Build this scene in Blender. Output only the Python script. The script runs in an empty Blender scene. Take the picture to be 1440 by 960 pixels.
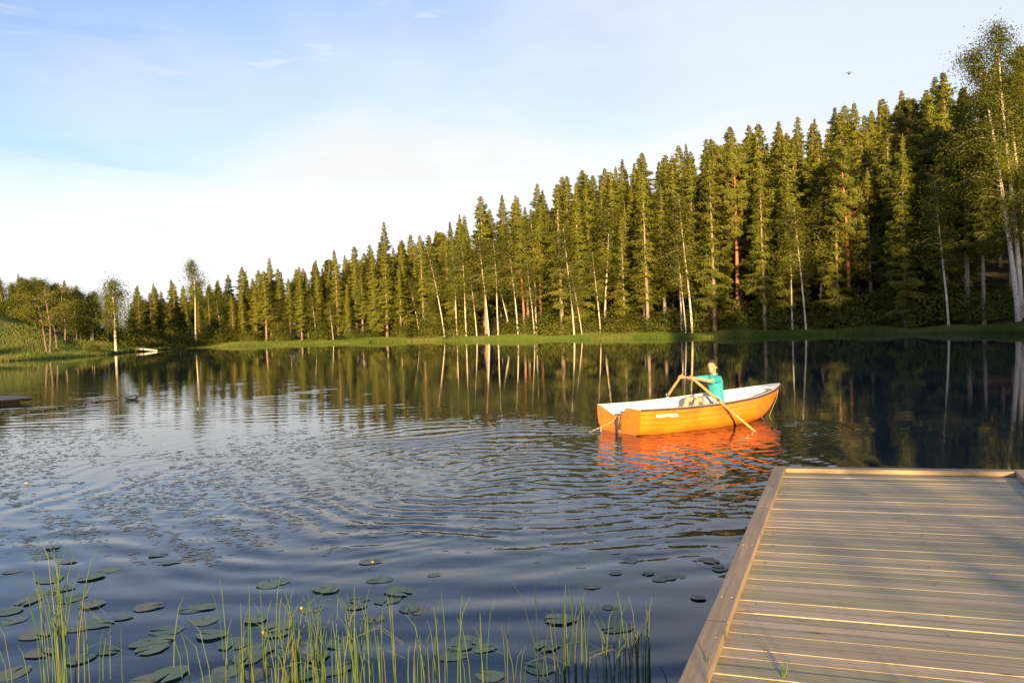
import bpy, math, random
import numpy as np
from mathutils import Vector, Matrix, Quaternion
random.seed(11)
rng = np.random.default_rng(11)
C = bpy.context.scene.collection
sc = bpy.context.scene
PI = math.pi

# ------------------------------------------------------------------ camera
FPX, CX, CY = 1130.0, 720.0, 480.0
HCAM = 1.9
ROLL = math.atan(0.035)
PITCH = math.atan(24.0 / FPX)
_F = Vector((0, math.cos(PITCH), -math.sin(PITCH)))
_R0 = Vector((1, 0, 0)); _U0 = Vector((0, math.sin(PITCH), math.cos(PITCH)))
_R = _R0 * math.cos(ROLL) - _U0 * math.sin(ROLL)
_U = _R0 * math.sin(ROLL) + _U0 * math.cos(ROLL)
cam_data = bpy.data.cameras.new("camera")
cam = bpy.data.objects.new("camera", cam_data); C.objects.link(cam)
m = Matrix(((_R.x, _U.x, -_F.x, 0), (_R.y, _U.y, -_F.y, 0), (_R.z, _U.z, -_F.z, HCAM), (0, 0, 0, 1)))
cam.matrix_world = m
cam_data.sensor_width = 36; cam_data.lens = FPX / 1440 * 36
cam_data.clip_start = 0.05; cam_data.clip_end = 3000
sc.camera = cam

def ray(px, py):
    return _R * ((px - CX) / FPX) + _U * ((CY - py) / FPX) + _F
def G(px, py, z=0.0):
    d = ray(px, py); t = (z - HCAM) / d.z
    return Vector((d.x * t, d.y * t, z))
def W(px, py, Y):
    d = ray(px, py); t = Y / d.y
    return Vector((d.x * t, Y, HCAM + d.z * t))
def yh(px):
    return 456 + 0.035 * (720 - px)

# ------------------------------------------------------------------ scene graph helpers
def tag(o, label=None, cat=None, group=None, kind=None):
    if label: o["label"] = label
    if cat: o["category"] = cat
    if group: o["group"] = group
    if kind: o["kind"] = kind
    return o
def empty(name, loc=(0, 0, 0), rotz=0.0, **k):
    o = bpy.data.objects.new(name, None); C.objects.link(o)
    o.location = loc; o.rotation_euler = (0, 0, rotz); o.empty_display_size = 0.1
    return tag(o, **k)
def link(name, me, parent=None, **k):
    o = bpy.data.objects.new(name, me); C.objects.link(o)
    if parent is not None: o.parent = parent
    return tag(o, **k)
def kids(o):
    return [c for c in ALLKIDS.get(o.name, [])]
ALLKIDS = {}
def child(name, me, parent, **k):
    o = link(name, me, parent, **k)
    ALLKIDS.setdefault(parent.name, []).append(o)
    return o
def copy_tree(o, parent=None):
    c = o.copy(); C.objects.link(c)
    if parent is not None:
        c.parent = parent
        ALLKIDS.setdefault(parent.name, []).append(c)
    for ch in kids(o): copy_tree(ch, c)
    return c

def np_mesh(name, verts, quads=None, tris=None, mats=(), qmat=None, tmat=None, smooth=False):
    me = bpy.data.meshes.new(name)
    verts = np.asarray(verts, dtype=np.float32).reshape(-1, 3)
    q = np.zeros((0, 4), np.int32) if quads is None else np.asarray(quads, np.int32).reshape(-1, 4)
    t = np.zeros((0, 3), np.int32) if tris is None else np.asarray(tris, np.int32).reshape(-1, 3)
    nl = q.size + t.size; npoly = len(q) + len(t)
    me.vertices.add(len(verts)); me.vertices.foreach_set("co", verts.ravel())
    me.loops.add(nl); me.loops.foreach_set("vertex_index", np.concatenate([q.ravel(), t.ravel()]))
    me.polygons.add(npoly)
    starts = np.concatenate([np.arange(len(q)) * 4, q.size + np.arange(len(t)) * 3]).astype(np.int32)
    me.polygons.foreach_set("loop_start", starts)
    mi = np.zeros(npoly, np.int32)
    if qmat is not None: mi[:len(q)] = qmat
    if tmat is not None: mi[len(q):] = tmat
    for mm in mats: me.materials.append(mm)
    me.polygons.foreach_set("material_index", mi)
    if smooth: me.polygons.foreach_set("use_smooth", np.ones(npoly, bool))
    me.update(calc_edges=True); me.validate()
    return me

class MB:
    """collects python-side verts / faces"""
    def __init__(s): s.v = []; s.f = []; s.m = []
    def add(s, vs, fs, mi=0):
        b = len(s.v); s.v += [tuple(v) for v in vs]; s.f += [tuple(b + i for i in f) for f in fs]; s.m += [mi] * len(fs)
    def box(s, x0, x1, y0, y1, z0, z1, mi=0, xf=None):
        vs = [Vector((x, y, z)) for z in (z0, z1) for y in (y0, y1) for x in (x0, x1)]
        if xf: vs = [xf(v) for v in vs]
        s.add(vs, [(0, 2, 3, 1), (4, 5, 7, 6), (0, 1, 5, 4), (2, 6, 7, 3), (0, 4, 6, 2), (1, 3, 7, 5)], mi)
    def tube(s, pts, rad, n=8, mi=0, caps=True, flat=1.0):
        pts = [Vector(p) for p in pts]
        if not hasattr(rad, '__len__'): rad = [rad] * len(pts)
        rings = []; prev = None
        for i, p in enumerate(pts):
            a = pts[max(i - 1, 0)]; b = pts[min(i + 1, len(pts) - 1)]
            t = (b - a).normalized()
            if prev is None:
                ref = Vector((0, 0, 1)) if abs(t.z) < 0.9 else Vector((1, 0, 0))
                n1 = t.cross(ref).normalized()
            else:
                n1 = (prev - t * prev.dot(t)).normalized()
            prev = n1; n2 = t.cross(n1)
            rings.append([p + (n1 * math.cos(2 * PI * k / n) + n2 * math.sin(2 * PI * k / n) * flat) * rad[i] for k in range(n)])
        vs = [v for r in rings for v in r]; fs = []
        for i in range(len(rings) - 1):
            for k in range(n):
                a = i * n + k; b = i * n + (k + 1) % n
                fs.append((a, b, b + n, a + n))
        if caps:
            fs.append(tuple(range(n - 1, -1, -1))); fs.append(tuple(range((len(rings) - 1) * n, len(rings) * n)))
        s.add(vs, fs, mi)
    def ell(s, c, r, rot=None, nu=14, nv=9, mi=0):
        c = Vector(c); vs = []; fs = []
        for j in range(nv + 1):
            th = PI * j / nv
            for k in range(nu):
                ph = 2 * PI * k / nu
                v = Vector((r[0] * math.sin(th) * math.cos(ph), r[1] * math.sin(th) * math.sin(ph), r[2] * math.cos(th)))
                if rot: v = rot @ v
                vs.append(c + v)
        for j in range(nv):
            for k in range(nu):
                a = j * nu + k; b = j * nu + (k + 1) % nu
                fs.append((a, a + nu, b + nu, b))
        s.add(vs, fs, mi)
    def mesh(s, name, mats, smooth=False, bevel=0, clean=True):
        me = bpy.data.meshes.new(name); me.from_pydata(s.v, [], s.f)
        for mm in mats: me.materials.append(mm)
        me.polygons.foreach_set("material_index", s.m)
        if smooth: me.polygons.foreach_set("use_smooth", [True] * len(me.polygons))
        if clean or bevel:
            import bmesh
            bm = bmesh.new(); bm.from_mesh(me)
            bmesh.ops.remove_doubles(bm, verts=bm.verts, dist=1e-6)
            bmesh.ops.recalc_face_normals(bm, faces=bm.faces)
            if bevel:
                bmesh.ops.bevel(bm, geom=bm.edges[:], offset=bevel, segments=1, affect='EDGES')
            bm.to_mesh(me); bm.free()
        me.update()
        return me

# ------------------------------------------------------------------ materials
def new_mat(name):
    mt = bpy.data.materials.new(name); mt.use_nodes = True
    nt = mt.node_tree; nt.nodes.clear()
    out = nt.nodes.new("ShaderNodeOutputMaterial")
    return mt, nt, out
def node(nt, typ, **kw):
    n = nt.nodes.new(typ)
    for k, v in kw.items():
        if k.startswith("i_"): n.inputs[k[2:].replace("_", " ")].default_value = v
        else: setattr(n, k, v)
    return n
def ramp(nt, fac, stops):
    r = nt.nodes.new("ShaderNodeValToRGB")
    while len(r.color_ramp.elements) < len(stops): r.color_ramp.elements.new(0.5)
    for e, (p, c) in zip(r.color_ramp.elements, stops):
        e.position = p; e.color = (*c, 1) if len(c) == 3 else c
    nt.links.new(fac, r.inputs[0]); return r
def mixc(nt, a, b, fac, mode='MIX'):
    n = nt.nodes.new("ShaderNodeMix"); n.data_type = 'RGBA'; n.blend_type = mode
    for sock, val in ((n.inputs[0], fac), (n.inputs[6], a), (n.inputs[7], b)):
        if hasattr(val, "is_linked"): nt.links.new(val, sock)
        elif isinstance(val, (tuple, list)): sock.default_value = (*val, 1) if len(val) == 3 else val
        else: sock.default_value = val
    return n.outputs[2]
def math_(nt, op, a, b=None, c=None, clamp=False):
    n = nt.nodes.new("ShaderNodeMath"); n.operation = op; n.use_clamp = clamp
    for i, v in enumerate((a, b, c)):
        if v is None: continue
        if hasattr(v, "is_linked"): nt.links.new(v, n.inputs[i])
        else: n.inputs[i].default_value = v
    return n.outputs[0]
def simple(name, col, rough=0.6, var=0.15, scale=6.0, metal=0.0, coat=0.0, bump=0.0, coords="Object", spec=0.5):
    mt, nt, out = new_mat(name)
    p = node(nt, "ShaderNodeBsdfPrincipled"); p.inputs["Roughness"].default_value = rough
    p.inputs["Metallic"].default_value = metal; p.inputs["Coat Weight"].default_value = coat
    p.inputs["Specular IOR Level"].default_value = spec
    tc = node(nt, "ShaderNodeTexCoord")
    nz = node(nt, "ShaderNodeTexNoise"); nz.inputs["Scale"].default_value = scale; nz.inputs["Detail"].default_value = 5
    nt.links.new(tc.outputs[coords], nz.inputs["Vector"])
    lo = tuple(c * (1 - var) for c in col); hi = tuple(min(1, c * (1 + var)) for c in col)
    r = ramp(nt, nz.outputs["Fac"], [(0.3, lo), (0.7, hi)])
    nt.links.new(r.outputs[0], p.inputs["Base Color"])
    if bump:
        b = node(nt, "ShaderNodeBump"); b.inputs["Strength"].default_value = bump; b.inputs["Distance"].default_value = 0.01
        nt.links.new(nz.outputs["Fac"], b.inputs["Height"]); nt.links.new(b.outputs[0], p.inputs["Normal"])
    nt.links.new(p.outputs[0], out.inputs[0])
    return mt

def foliage(name, cA, cB, cC, trans=0.3, scale=0.5):
    """cA..cB by tree, cC patches of fresher growth"""
    mt, nt, out = new_mat(name)
    oi = node(nt, "ShaderNodeObjectInfo"); tc = node(nt, "ShaderNodeTexCoord"); geo = node(nt, "ShaderNodeNewGeometry")
    r = ramp(nt, oi.outputs["Random"], [(0.0, cA), (1.0, cB)])
    nz = node(nt, "ShaderNodeTexNoise"); nz.inputs["Scale"].default_value = scale; nz.inputs["Detail"].default_value = 3
    nt.links.new(tc.outputs["Object"], nz.inputs["Vector"])
    f = math_(nt, 'MULTIPLY', math_(nt, 'SUBTRACT', nz.outputs["Fac"], 0.42), 3.0, clamp=True)
    c = mixc(nt, r.outputs[0], cC, f)
    rp = math_(nt, 'MULTIPLY_ADD', geo.outputs["Random Per Island"], 0.44, 0.80)
    cc = mixc(nt, c, (0, 0, 0), 0.0)
    hsv = node(nt, "ShaderNodeHueSaturation"); nt.links.new(rp, hsv.inputs["Value"]); nt.links.new(cc, hsv.inputs["Color"])
    d = node(nt, "ShaderNodeBsdfDiffuse"); nt.links.new(hsv.outputs[0], d.inputs[0])
    t = node(nt, "ShaderNodeBsdfTranslucent"); nt.links.new(hsv.outputs[0], t.inputs[0])
    mx = node(nt, "ShaderNodeMixShader"); mx.inputs[0].default_value = trans
    nt.links.new(d.outputs[0], mx.inputs[1]); nt.links.new(t.outputs[0], mx.inputs[2]); nt.links.new(mx.outputs[0], out.inputs[0])
    return mt

M = {}
M['spruce'] = foliage('spruce_needles', (0.120, 0.146, 0.028), (0.190, 0.198, 0.034), (0.212, 0.216, 0.036), 0.36, 0.35)
M['pine'] = foliage('pine_needles', (0.120, 0.150, 0.036), (0.160, 0.170, 0.036), (0.170, 0.180, 0.036), 0.3, 0.6)
M['birch'] = foliage('birch_leaves', (0.115, 0.145, 0.025), (0.155, 0.160, 0.028), (0.170, 0.180, 0.032), 0.4, 0.5)
M['bush'] = foliage('bush_leaves', (0.095, 0.125, 0.022), (0.130, 0.135, 0.024), (0.135, 0.150, 0.030), 0.35, 0.7)

def bark(name, c0, c1, scale=(6, 6, 1.2), rough=0.85):
    mt, nt, out = new_mat(name)
    p = node(nt, "ShaderNodeBsdfPrincipled"); p.inputs["Roughness"].default_value = rough
    tc = node(nt, "ShaderNodeTexCoord"); mp = node(nt, "ShaderNodeMapping"); mp.inputs["Scale"].default_value = scale
    nt.links.new(tc.outputs["Object"], mp.inputs["Vector"])
    nz = node(nt, "ShaderNodeTexNoise"); nz.inputs["Scale"].default_value = 2; nz.inputs["Detail"].default_value = 6
    nt.links.new(mp.outputs[0], nz.inputs["Vector"])
    r = ramp(nt, nz.outputs["Fac"], [(0.35, c0), (0.62, c1)])
    nt.links.new(r.outputs[0], p.inputs["Base Color"]); nt.links.new(p.outputs[0], out.inputs[0])
    return mt
M['spruce_bark'] = bark('spruce_bark', (0.13, 0.10, 0.07), (0.33, 0.26, 0.19))
M['birch_bark'] = bark('birch_bark', (0.06, 0.05, 0.04), (0.58, 0.51, 0.41), scale=(2.5, 2.5, 7))
# make birch mostly white
for n in M['birch_bark'].node_tree.nodes:
    if n.type == 'VALTORGB':
        n.color_ramp.elements[0].position = 0.33; n.color_ramp.elements[1].position = 0.43
M['dead_bark'] = bark('dead_wood', (0.09, 0.065, 0.05), (0.20, 0.14, 0.105))
def pine_bark():
    mt, nt, out = new_mat('pine_bark')
    p = node(nt, "ShaderNodeBsdfPrincipled"); p.inputs["Roughness"].default_value = 0.8
    tc = node(nt, "ShaderNodeTexCoord"); sx = node(nt, "ShaderNodeSeparateXYZ")
    nt.links.new(tc.outputs["Object"], sx.inputs[0])
    nz = node(nt, "ShaderNodeTexNoise"); nz.inputs["Scale"].default_value = 5; nt.links.new(tc.outputs["Object"], nz.inputs["Vector"])
    h = math_(nt, 'DIVIDE', sx.outputs[2], 18.0)
    h2 = math_(nt, 'MULTIPLY_ADD', nz.outputs["Fac"], 0.15, h)
    r = ramp(nt, h2, [(0.22, (0.16, 0.11, 0.08)), (0.40, (0.42, 0.16, 0.06)), (0.9, (0.50, 0.20, 0.07))])
    nt.links.new(r.outputs[0], p.inputs["Base Color"]); nt.links.new(p.outputs[0], out.inputs[0])
    return mt
M['pine_bark'] = pine_bark()
# ------------------------------------------------------------------ trees
class Leaves:
    def __init__(s, axis=None, blend=.74): s.C = []; s.A = []; s.B = []; s.blend = blend; s.axis = axis or (lambda P: P * np.array([0, 0, 1.0]))
    def add(s, c, a, b):
        s.C.append(np.asarray(c)); s.A.append(np.asarray(a)); s.B.append(np.asarray(b))
    def arrays(s):
        C_ = np.concatenate(s.C); A_ = np.concatenate(s.A); B_ = np.concatenate(s.B)
        g = -norm(np.cross(A_, B_)); o = C_ - s.axis(C_); o = norm(o + np.array([0, 0, .3]) * np.linalg.norm(o, axis=1, keepdims=True))
        f = np.where((g * o).sum(1) < 0, -1.0, 1.0)[:, None]; B_ = B_ * f; g = g * f
        s.N = np.repeat(norm(s.blend * o + (1 - s.blend) * g), 4, axis=0)
        v = np.stack([C_ - A_, C_ + B_, C_ + A_, C_ - B_], 1).reshape(-1, 3)
        q = np.arange(len(v)).reshape(-1, 4)
        return v, q

def norm(a): return a / (np.linalg.norm(a, axis=-1, keepdims=True) + 1e-9)

def set_normals(me, N):
    n = len(me.vertices); full = np.zeros((n, 3)); full[:len(N)] = N
    # branch wood keeps its own normals (zero vector = automatic)
    me.polygons.foreach_set("use_smooth", np.ones(len(me.polygons), bool))
    me.normals_split_custom_set_from_vertices(full.tolist())
    return me

def merge_branches(v, q, MBr):
    """append a MB's faces (all quads, no caps) with material 1"""
    bv = np.array([tuple(p) for p in MBr.v], dtype=np.float32).reshape(-1, 3)
    bq = np.array([f for f in MBr.f if len(f) == 4], dtype=np.int32).reshape(-1, 4) + len(v)
    vv = np.concatenate([v, bv]); qq = np.concatenate([q, bq])
    mi = np.concatenate([np.zeros(len(q), np.int32), np.ones(len(bq), np.int32)])
    return vv, qq, mi

def trunk_mesh(name, H, r0, mat, lean=(0, 0), wob=0.1, n=8, k=14, top=1.0, r1=0.02, fork=None):
    ph = rng.uniform(0, 6.28, 2)
    def pos(t):
        return np.array([lean[0] * H * t * (0.5 + 0.5 * t) + wob * math.sin(ph[0] + 4 * t) * t, lean[1] * H * t + wob * math.sin(ph[1] + 5 * t) * t, H * t * top])
    pts = [pos(i / k) for i in range(k + 1)]
    pts[0][2] = -0.5
    rad = [r0 * (1 - i / k) ** 0.85 + r1 for i in range(k + 1)]; rad[0] *= 1.3
    mb = MB(); mb.tube(pts, rad, n=n)
    return mb, pos, lambda t: r0 * (1 - t) ** 0.85 + r1

def make_spruce(H, zb, rmax, seed, dens=1.0, thin=0.0, shape=0.8, open_side=False):
    global rng
    rng = np.random.default_rng(seed)
    tm, pos, rr = trunk_mesh('t', H, 0.011 * H, None, lean=(rng.uniform(-.01, .01), 0), wob=0.08)
    L = Leaves(); br = MB()
    z = zb * H; wl = 0
    while z < H * 0.992:
        t = z / H
        tt = (z - zb * H) / (H - zb * H)
        R = rmax * ((1 - tt) ** shape) * min(1.0, 0.6 + tt * 3.2)
        nb = rng.integers(6, 9) if tt < 0.8 else 6
        off = rng.uniform(0, 6.28); base = pos(t)
        for b in range(nb):
            az = off + b * 2 * PI / nb + rng.uniform(-.35, .35)
            if rng.random() < thin * (1 - tt): continue
            if open_side and -math.sin(az) > .72 and rng.random() < .65 and tt < .75: continue
            Lb = R * rng.uniform(0.42, 1.15) * (1 + .22 * math.sin(az * 2 + z * 1.1 + seed)) * (1 + .15 * math.sin(z * 2.3 + seed)) + 0.05; ksz = min(1.0, .22 + Lb / 1.1)
            zj = rng.uniform(-.34, .34) * min(1, Lb); base = pos(min(.999, max(0, (z + zj) / H)))
            d0 = math.radians(-14 - 16 * (1 - tt) + 45 * max(0, tt - 0.6) + rng.uniform(-8, 8))
            n = max(4, int(Lb * 12 * dens))
            s = (np.arange(n) + rng.uniform(0, 1, n) * 0.9) / n
            s = 0.26 + 0.74 * s
            up = 0.22 * Lb * s ** 3
            dirh = np.array([math.cos(az), math.sin(az), 0.0])
            P = base + dirh * (Lb * s)[:, None] * math.cos(d0) + np.array([0, 0, 1.0]) * (Lb * s * math.sin(d0) + up)[:, None]
            if tt < 0.75 and (b % 2 == 0):
                s3 = np.array([0, .5, .95]); q = base + dirh * (Lb * s3)[:, None] * math.cos(d0) + np.array([0, 0, 1.0]) * (Lb * s3 * math.sin(d0) + .22 * Lb * s3 ** 3)[:, None]
                br.tube(q, [0.022, 0.014, 0.006], n=3, caps=False)
            side = np.array([-math.sin(az), math.cos(az), 0.0])
            for sg in (-1, 1):
                ln = ksz * (0.15 + 0.28 * (1 - s) * min(1, Lb / 1.6) + rng.uniform(0, .10, n))
                a = norm(dirh * rng.uniform(.3, .9, n)[:, None] + side * sg * rng.uniform(.5, 1, n)[:, None] + np.array([0, 0, -1.0]) * rng.uniform(0.1, .75, n)[:, None])
                w = norm(np.cross(a, rng.normal(0, 1, (n, 3))))
                L.add(P + rng.normal(0, .05 * ksz, (n, 3)) + a * ln[:, None] * .9, a * ln[:, None], w * (0.036 + 0.026 * rng.random(n))[:, None])
            # hanging twigs
            n2 = max(2, int(n * 0.9)); s2 = rng.uniform(.3, 1, n2)
            P2 = base + dirh * (Lb * s2)[:, None] * math.cos(d0) + np.array([0, 0, 1.0]) * (Lb * s2 * math.sin(d0) + .22 * Lb * s2 ** 3)[:, None] + rng.normal(0, .05, (n2, 3))
            a = norm(np.stack([rng.normal(0, .25, n2), rng.normal(0, .25, n2), -np.ones(n2)], 1)); ln = ksz * rng.uniform(.12, .30, n2)
            w = norm(np.cross(a, rng.normal(0, 1, (n2, 3))))
            L.add(P2 + a * ln[:, None], a * ln[:, None], w * 0.042)
        z += (0.27 if tt < .8 else .20) * (H / 18) ** 0.5 * rng.uniform(.8, 1.25)
    # dead lower branches
    zz = 0.06 * H
    while zz < zb * H * 1.3:
        az = rng.uniform(0, 6.28); l = rng.uniform(.4, 1.5); p = pos(zz / H)
        br.tube([p, p + np.array([math.cos(az) * l, math.sin(az) * l, -l * .25])], [0.018, 0.005], n=3, caps=False)
        zz += rng.uniform(.12, .4)
    v, q = L.arrays()
    br.tube([pos(.985), pos(1.0) + np.array([0, 0, .25])], [.03, .012], n=3, caps=False)
    vv, qq, mi = merge_branches(v, q, br)
    crown = set_normals(np_mesh('crown', vv, qq, mats=[M['spruce'], M['spruce_bark']], qmat=mi), L.N)
    return tm.mesh('trunk', [M['spruce_bark']], smooth=True), crown

def make_pine(H, seed):
    global rng
    rng = np.random.default_rng(seed)
    tm, pos, rr = trunk_mesh('t', H, 0.0125 * H, None, lean=(rng.uniform(-.02, .02), 0), wob=0.25)
    L = Leaves(); br = MB()
    z = 0.5 * H
    while z < H:
        t = z / H; tt = (z - .5 * H) / (.5 * H)
        R = 2.6 * (1 - tt) ** 0.6 * (0.5 + min(.5, tt * 2)) + .3
        for b in range(rng.integers(3, 6)):
            az = rng.uniform(0, 6.28); Lb = R * rng.uniform(.5, 1.1); p0 = pos(min(t, .99))
            dirv = np.array([math.cos(az), math.sin(az), rng.uniform(-.15, .45)])
            p1 = p0 + dirv * Lb * .6; p2 = p0 + dirv * Lb + np.array([0, 0, .15 * Lb])
            br.tube([p0, p1, p2], [.035, .02, .008], n=3, caps=False)
            for cl in range(rng.integers(4, 8)):
                c = p0 + (p2 - p0) * rng.uniform(.45, 1.05) + rng.normal(0, .28, 3) * np.array([1, 1, .5])
                n = 46
                d = norm(rng.normal(0, 1, (n, 3)) + np.array([0, 0, .4])); ln = rng.uniform(.10, .19, n)
                w = norm(np.cross(d, rng.normal(0, 1, (n, 3))))
                L.add(c + d * ln[:, None] * 1.3, d * ln[:, None], w * .035)
        z += rng.uniform(.25, .55)
    zz = .2 * H
    while zz < .5 * H:
        az = rng.uniform(0, 6.28); l = rng.uniform(.3, 1.3); p = pos(zz / H)
        br.tube([p, p + np.array([math.cos(az) * l, math.sin(az) * l, l * .1])], [0.02, 0.006], n=3, caps=False)
        zz += rng.uniform(.3, .8)
    v, q = L.arrays(); vv, qq, mi = merge_branches(v, q, br)
    crown = set_normals(np_mesh('crown', vv, qq, mats=[M['pine'], M['pine_bark']], qmat=mi), L.N)
    return tm.mesh('trunk', [M['pine_bark']], smooth=True), crown

def make_birch(H, seed, zb=.4, R0=1.7, lean=0.0, nleaf=7000, trunks=1, leafmat='birch', barkm='birch_bark', ls=0.07, r0=None, asc=1.0, clump=.33, wob=.18):
    global rng
    rng = np.random.default_rng(seed)
    L = Leaves(axis=lambda P: np.array([lean * H * .6, 0, H * (zb + 1) * .42]) * np.ones_like(P), blend=.5); br = MB(); tm = MB()
    tips = []
    for k in range(trunks):
        ln = lean + (0 if trunks == 1 else (-.10 + .13 * k + rng.uniform(-.02, .02)))
        Hk = H * (1 if k == 0 else rng.uniform(.8, .98))
        t_, pos, rr = trunk_mesh('t', Hk, r0 or 0.0068 * H, None, lean=(ln, rng.uniform(-.03, .03)), wob=wob)
        b0 = len(tm.v); tm.v += [(v[0] + .12 * k, v[1] + .1 * k, v[2]) for v in t_.v]; tm.f += [tuple(b0 + i for i in f) for f in t_.f]; tm.m += t_.m
        z = zb * Hk
        while z < Hk:
            t = z / Hk; tt = (z - zb * Hk) / (Hk * (1 - zb))
            R = R0 * (math.sin(PI * min(1, .22 + tt * .78)) ** .7) * rng.uniform(.55, 1.1) + .15
            az = rng.uniform(0, 6.28); p0 = pos(t) + np.array([.12 * k, .1 * k, 0])
            dh = np.array([math.cos(az), math.sin(az), 0]); rise = asc * rng.uniform(.25, 1.0)
            pts = [p0 + dh * R * s + np.array([0, 0, 1.0]) * (R * (rise * s - .55 * s ** 2.6)) for s in (0, .35, .7, 1)]
            br.tube(pts, [.012 + .012 * (1 - tt), .014, .009, .004], n=3, caps=False)
            for s in rng.uniform(.25, 1.05, 5):
                i = min(2, int(s * 3)); f = s * 3 - i
                c = pts[i] * (1 - f) + pts[i + 1] * f
                tips.append((c, .18 + clump * s))
            z += rng.uniform(.10, .24) * (H / 13)
        tips.append((pos(1) + np.array([.12 * k, .1 * k, 0]), .3))
    per = max(3, nleaf // len(tips))
    for c, sp in tips:
        n = int(per * rng.uniform(.4, 1.6)) + 1
        P = c + rng.normal(0, 1, (n, 3)) * np.array([sp, sp, sp * .85]) - np.array([0, 0, sp * .5])
        a = norm(rng.normal(0, 1, (n, 3)) + np.array([0, 0, -.6])); w = norm(np.cross(a, rng.normal(0, 1, (n, 3))))
        l = ls * rng.uniform(.7, 1.3, n)
        L.add(P, a * l[:, None], w * (l * .72)[:, None])
    v, q = L.arrays(); vv, qq, mi = merge_branches(v, q, br)
    crown = set_normals(np_mesh('crown', vv, qq, mats=[M[leafmat], M[barkm]], qmat=mi), L.N)
    return tm.mesh('trunk', [M[barkm]], smooth=True), crown

def make_bush(R, H, seed, n=5000, ls=.07):
    global rng
    rng = np.random.default_rng(seed)
    L = Leaves(axis=lambda P: np.zeros_like(P), blend=.55); br = MB()
    for i in range(46):
        az = rng.uniform(0, 6.28); r = R * rng.uniform(.1, 1); h = H * math.sqrt(max(.02, 1 - (r / R) ** 2)) * rng.uniform(.35, 1)
        c = np.array([math.cos(az) * r, math.sin(az) * r, h])
        br.tube([(c[0] * .15, c[1] * .15, -.1), (c[0] * .7, c[1] * .7, h * .55), tuple(c)], [.03, .018, .006], n=3, caps=False)
        k = n // 46
        sp = .16 * H + .1 * R
        P = c + rng.normal(0, 1, (k, 3)) * np.array([sp * 1.2, sp * 1.2, sp]); P[:, 2] = np.abs(P[:, 2])
        a = norm(rng.normal(0, 1, (k, 3))); w = norm(np.cross(a, rng.normal(0, 1, (k, 3)))); l = ls * rng.uniform(.7, 1.3, k)
        L.add(P, a * l[:, None], w * (l * .7)[:, None])
    v, q = L.arrays(); vv, qq, mi = merge_branches(v, q, br)
    st = MB()
    for i in range(5):
        az = i * 1.3; st.tube([(0.1 * math.cos(az), .1 * math.sin(az), -.2), (.3 * R * math.cos(az), .3 * R * math.sin(az), H * .5)], [.04, .015], n=5)
    return st.mesh('stem', [M['spruce_bark']], smooth=True), set_normals(np_mesh('crown', vv, qq, mats=[M['bush'], M['spruce_bark']], qmat=mi), L.N)

def proto(kind, meshes):
    """meshes -> function placing a tree"""
    st, cr = meshes
    return (kind, st, cr)

P_SPR = [proto('spruce_tree', make_spruce(18, z, r, 100 + i, thin=t, shape=s)) for i, (z, r, t, s) in enumerate([
    (.08, 3.0, .10, .85), (.22, 2.7, .34, .8), (.34, 2.5, .40, .8), (.12, 3.3, .18, .95), (.05, 3.0, .05, 1.0), (.30, 2.8, .38, .75), (.16, 2.6, .22, .85), (.42, 2.6, .36, .75)])]
P_OPN = [proto('spruce_tree', make_spruce(18, z, r, 150 + i, thin=t, shape=s, open_side=True)) for i, (z, r, t, s) in enumerate([(.10, 3.0, .15, .9), (.20, 2.6, .3, .8), (.30, 2.5, .35, .8)])]
P_PIN = [proto('pine_tree', make_pine(18, 200 + i)) for i in range(3)]
P_BIR = [proto('birch_tree', make_birch(12, 300 + i, zb=z, lean=l, R0=r)) for i, (z, l, r) in enumerate([
    (.45, -.10, 1.5), (.38, .05, 1.6), (.5, -.2, 1.4), (.42, 0.0, 1.7), (.35, -.06, 1.9), (.3, .1, 1.6)])]
P_DEC = [proto('broadleaf_tree', make_birch(9, 320 + i, zb=.14, R0=2.3, nleaf=11000, leafmat='bush', barkm='spruce_bark', ls=.075, asc=1.3, clump=.5)) for i in range(3)]
P_BUS = [proto('shrub', make_bush(1.5, 1.7, 340 + i)) for i in range(3)]

def place_tree(pr, X, Y, Z, sc_, rz, name=None, sx=1.0, **k):
    kind, st, cr = pr
    root = empty(name or kind, (X, Y, Z), rz)
    tag(root, **k)
    root.scale = (sc_ * sx, sc_ * sx, sc_)
    child('trunk' if kind != 'shrub' else 'stem', st, root); child('crown', cr, root)
    return root

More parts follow.
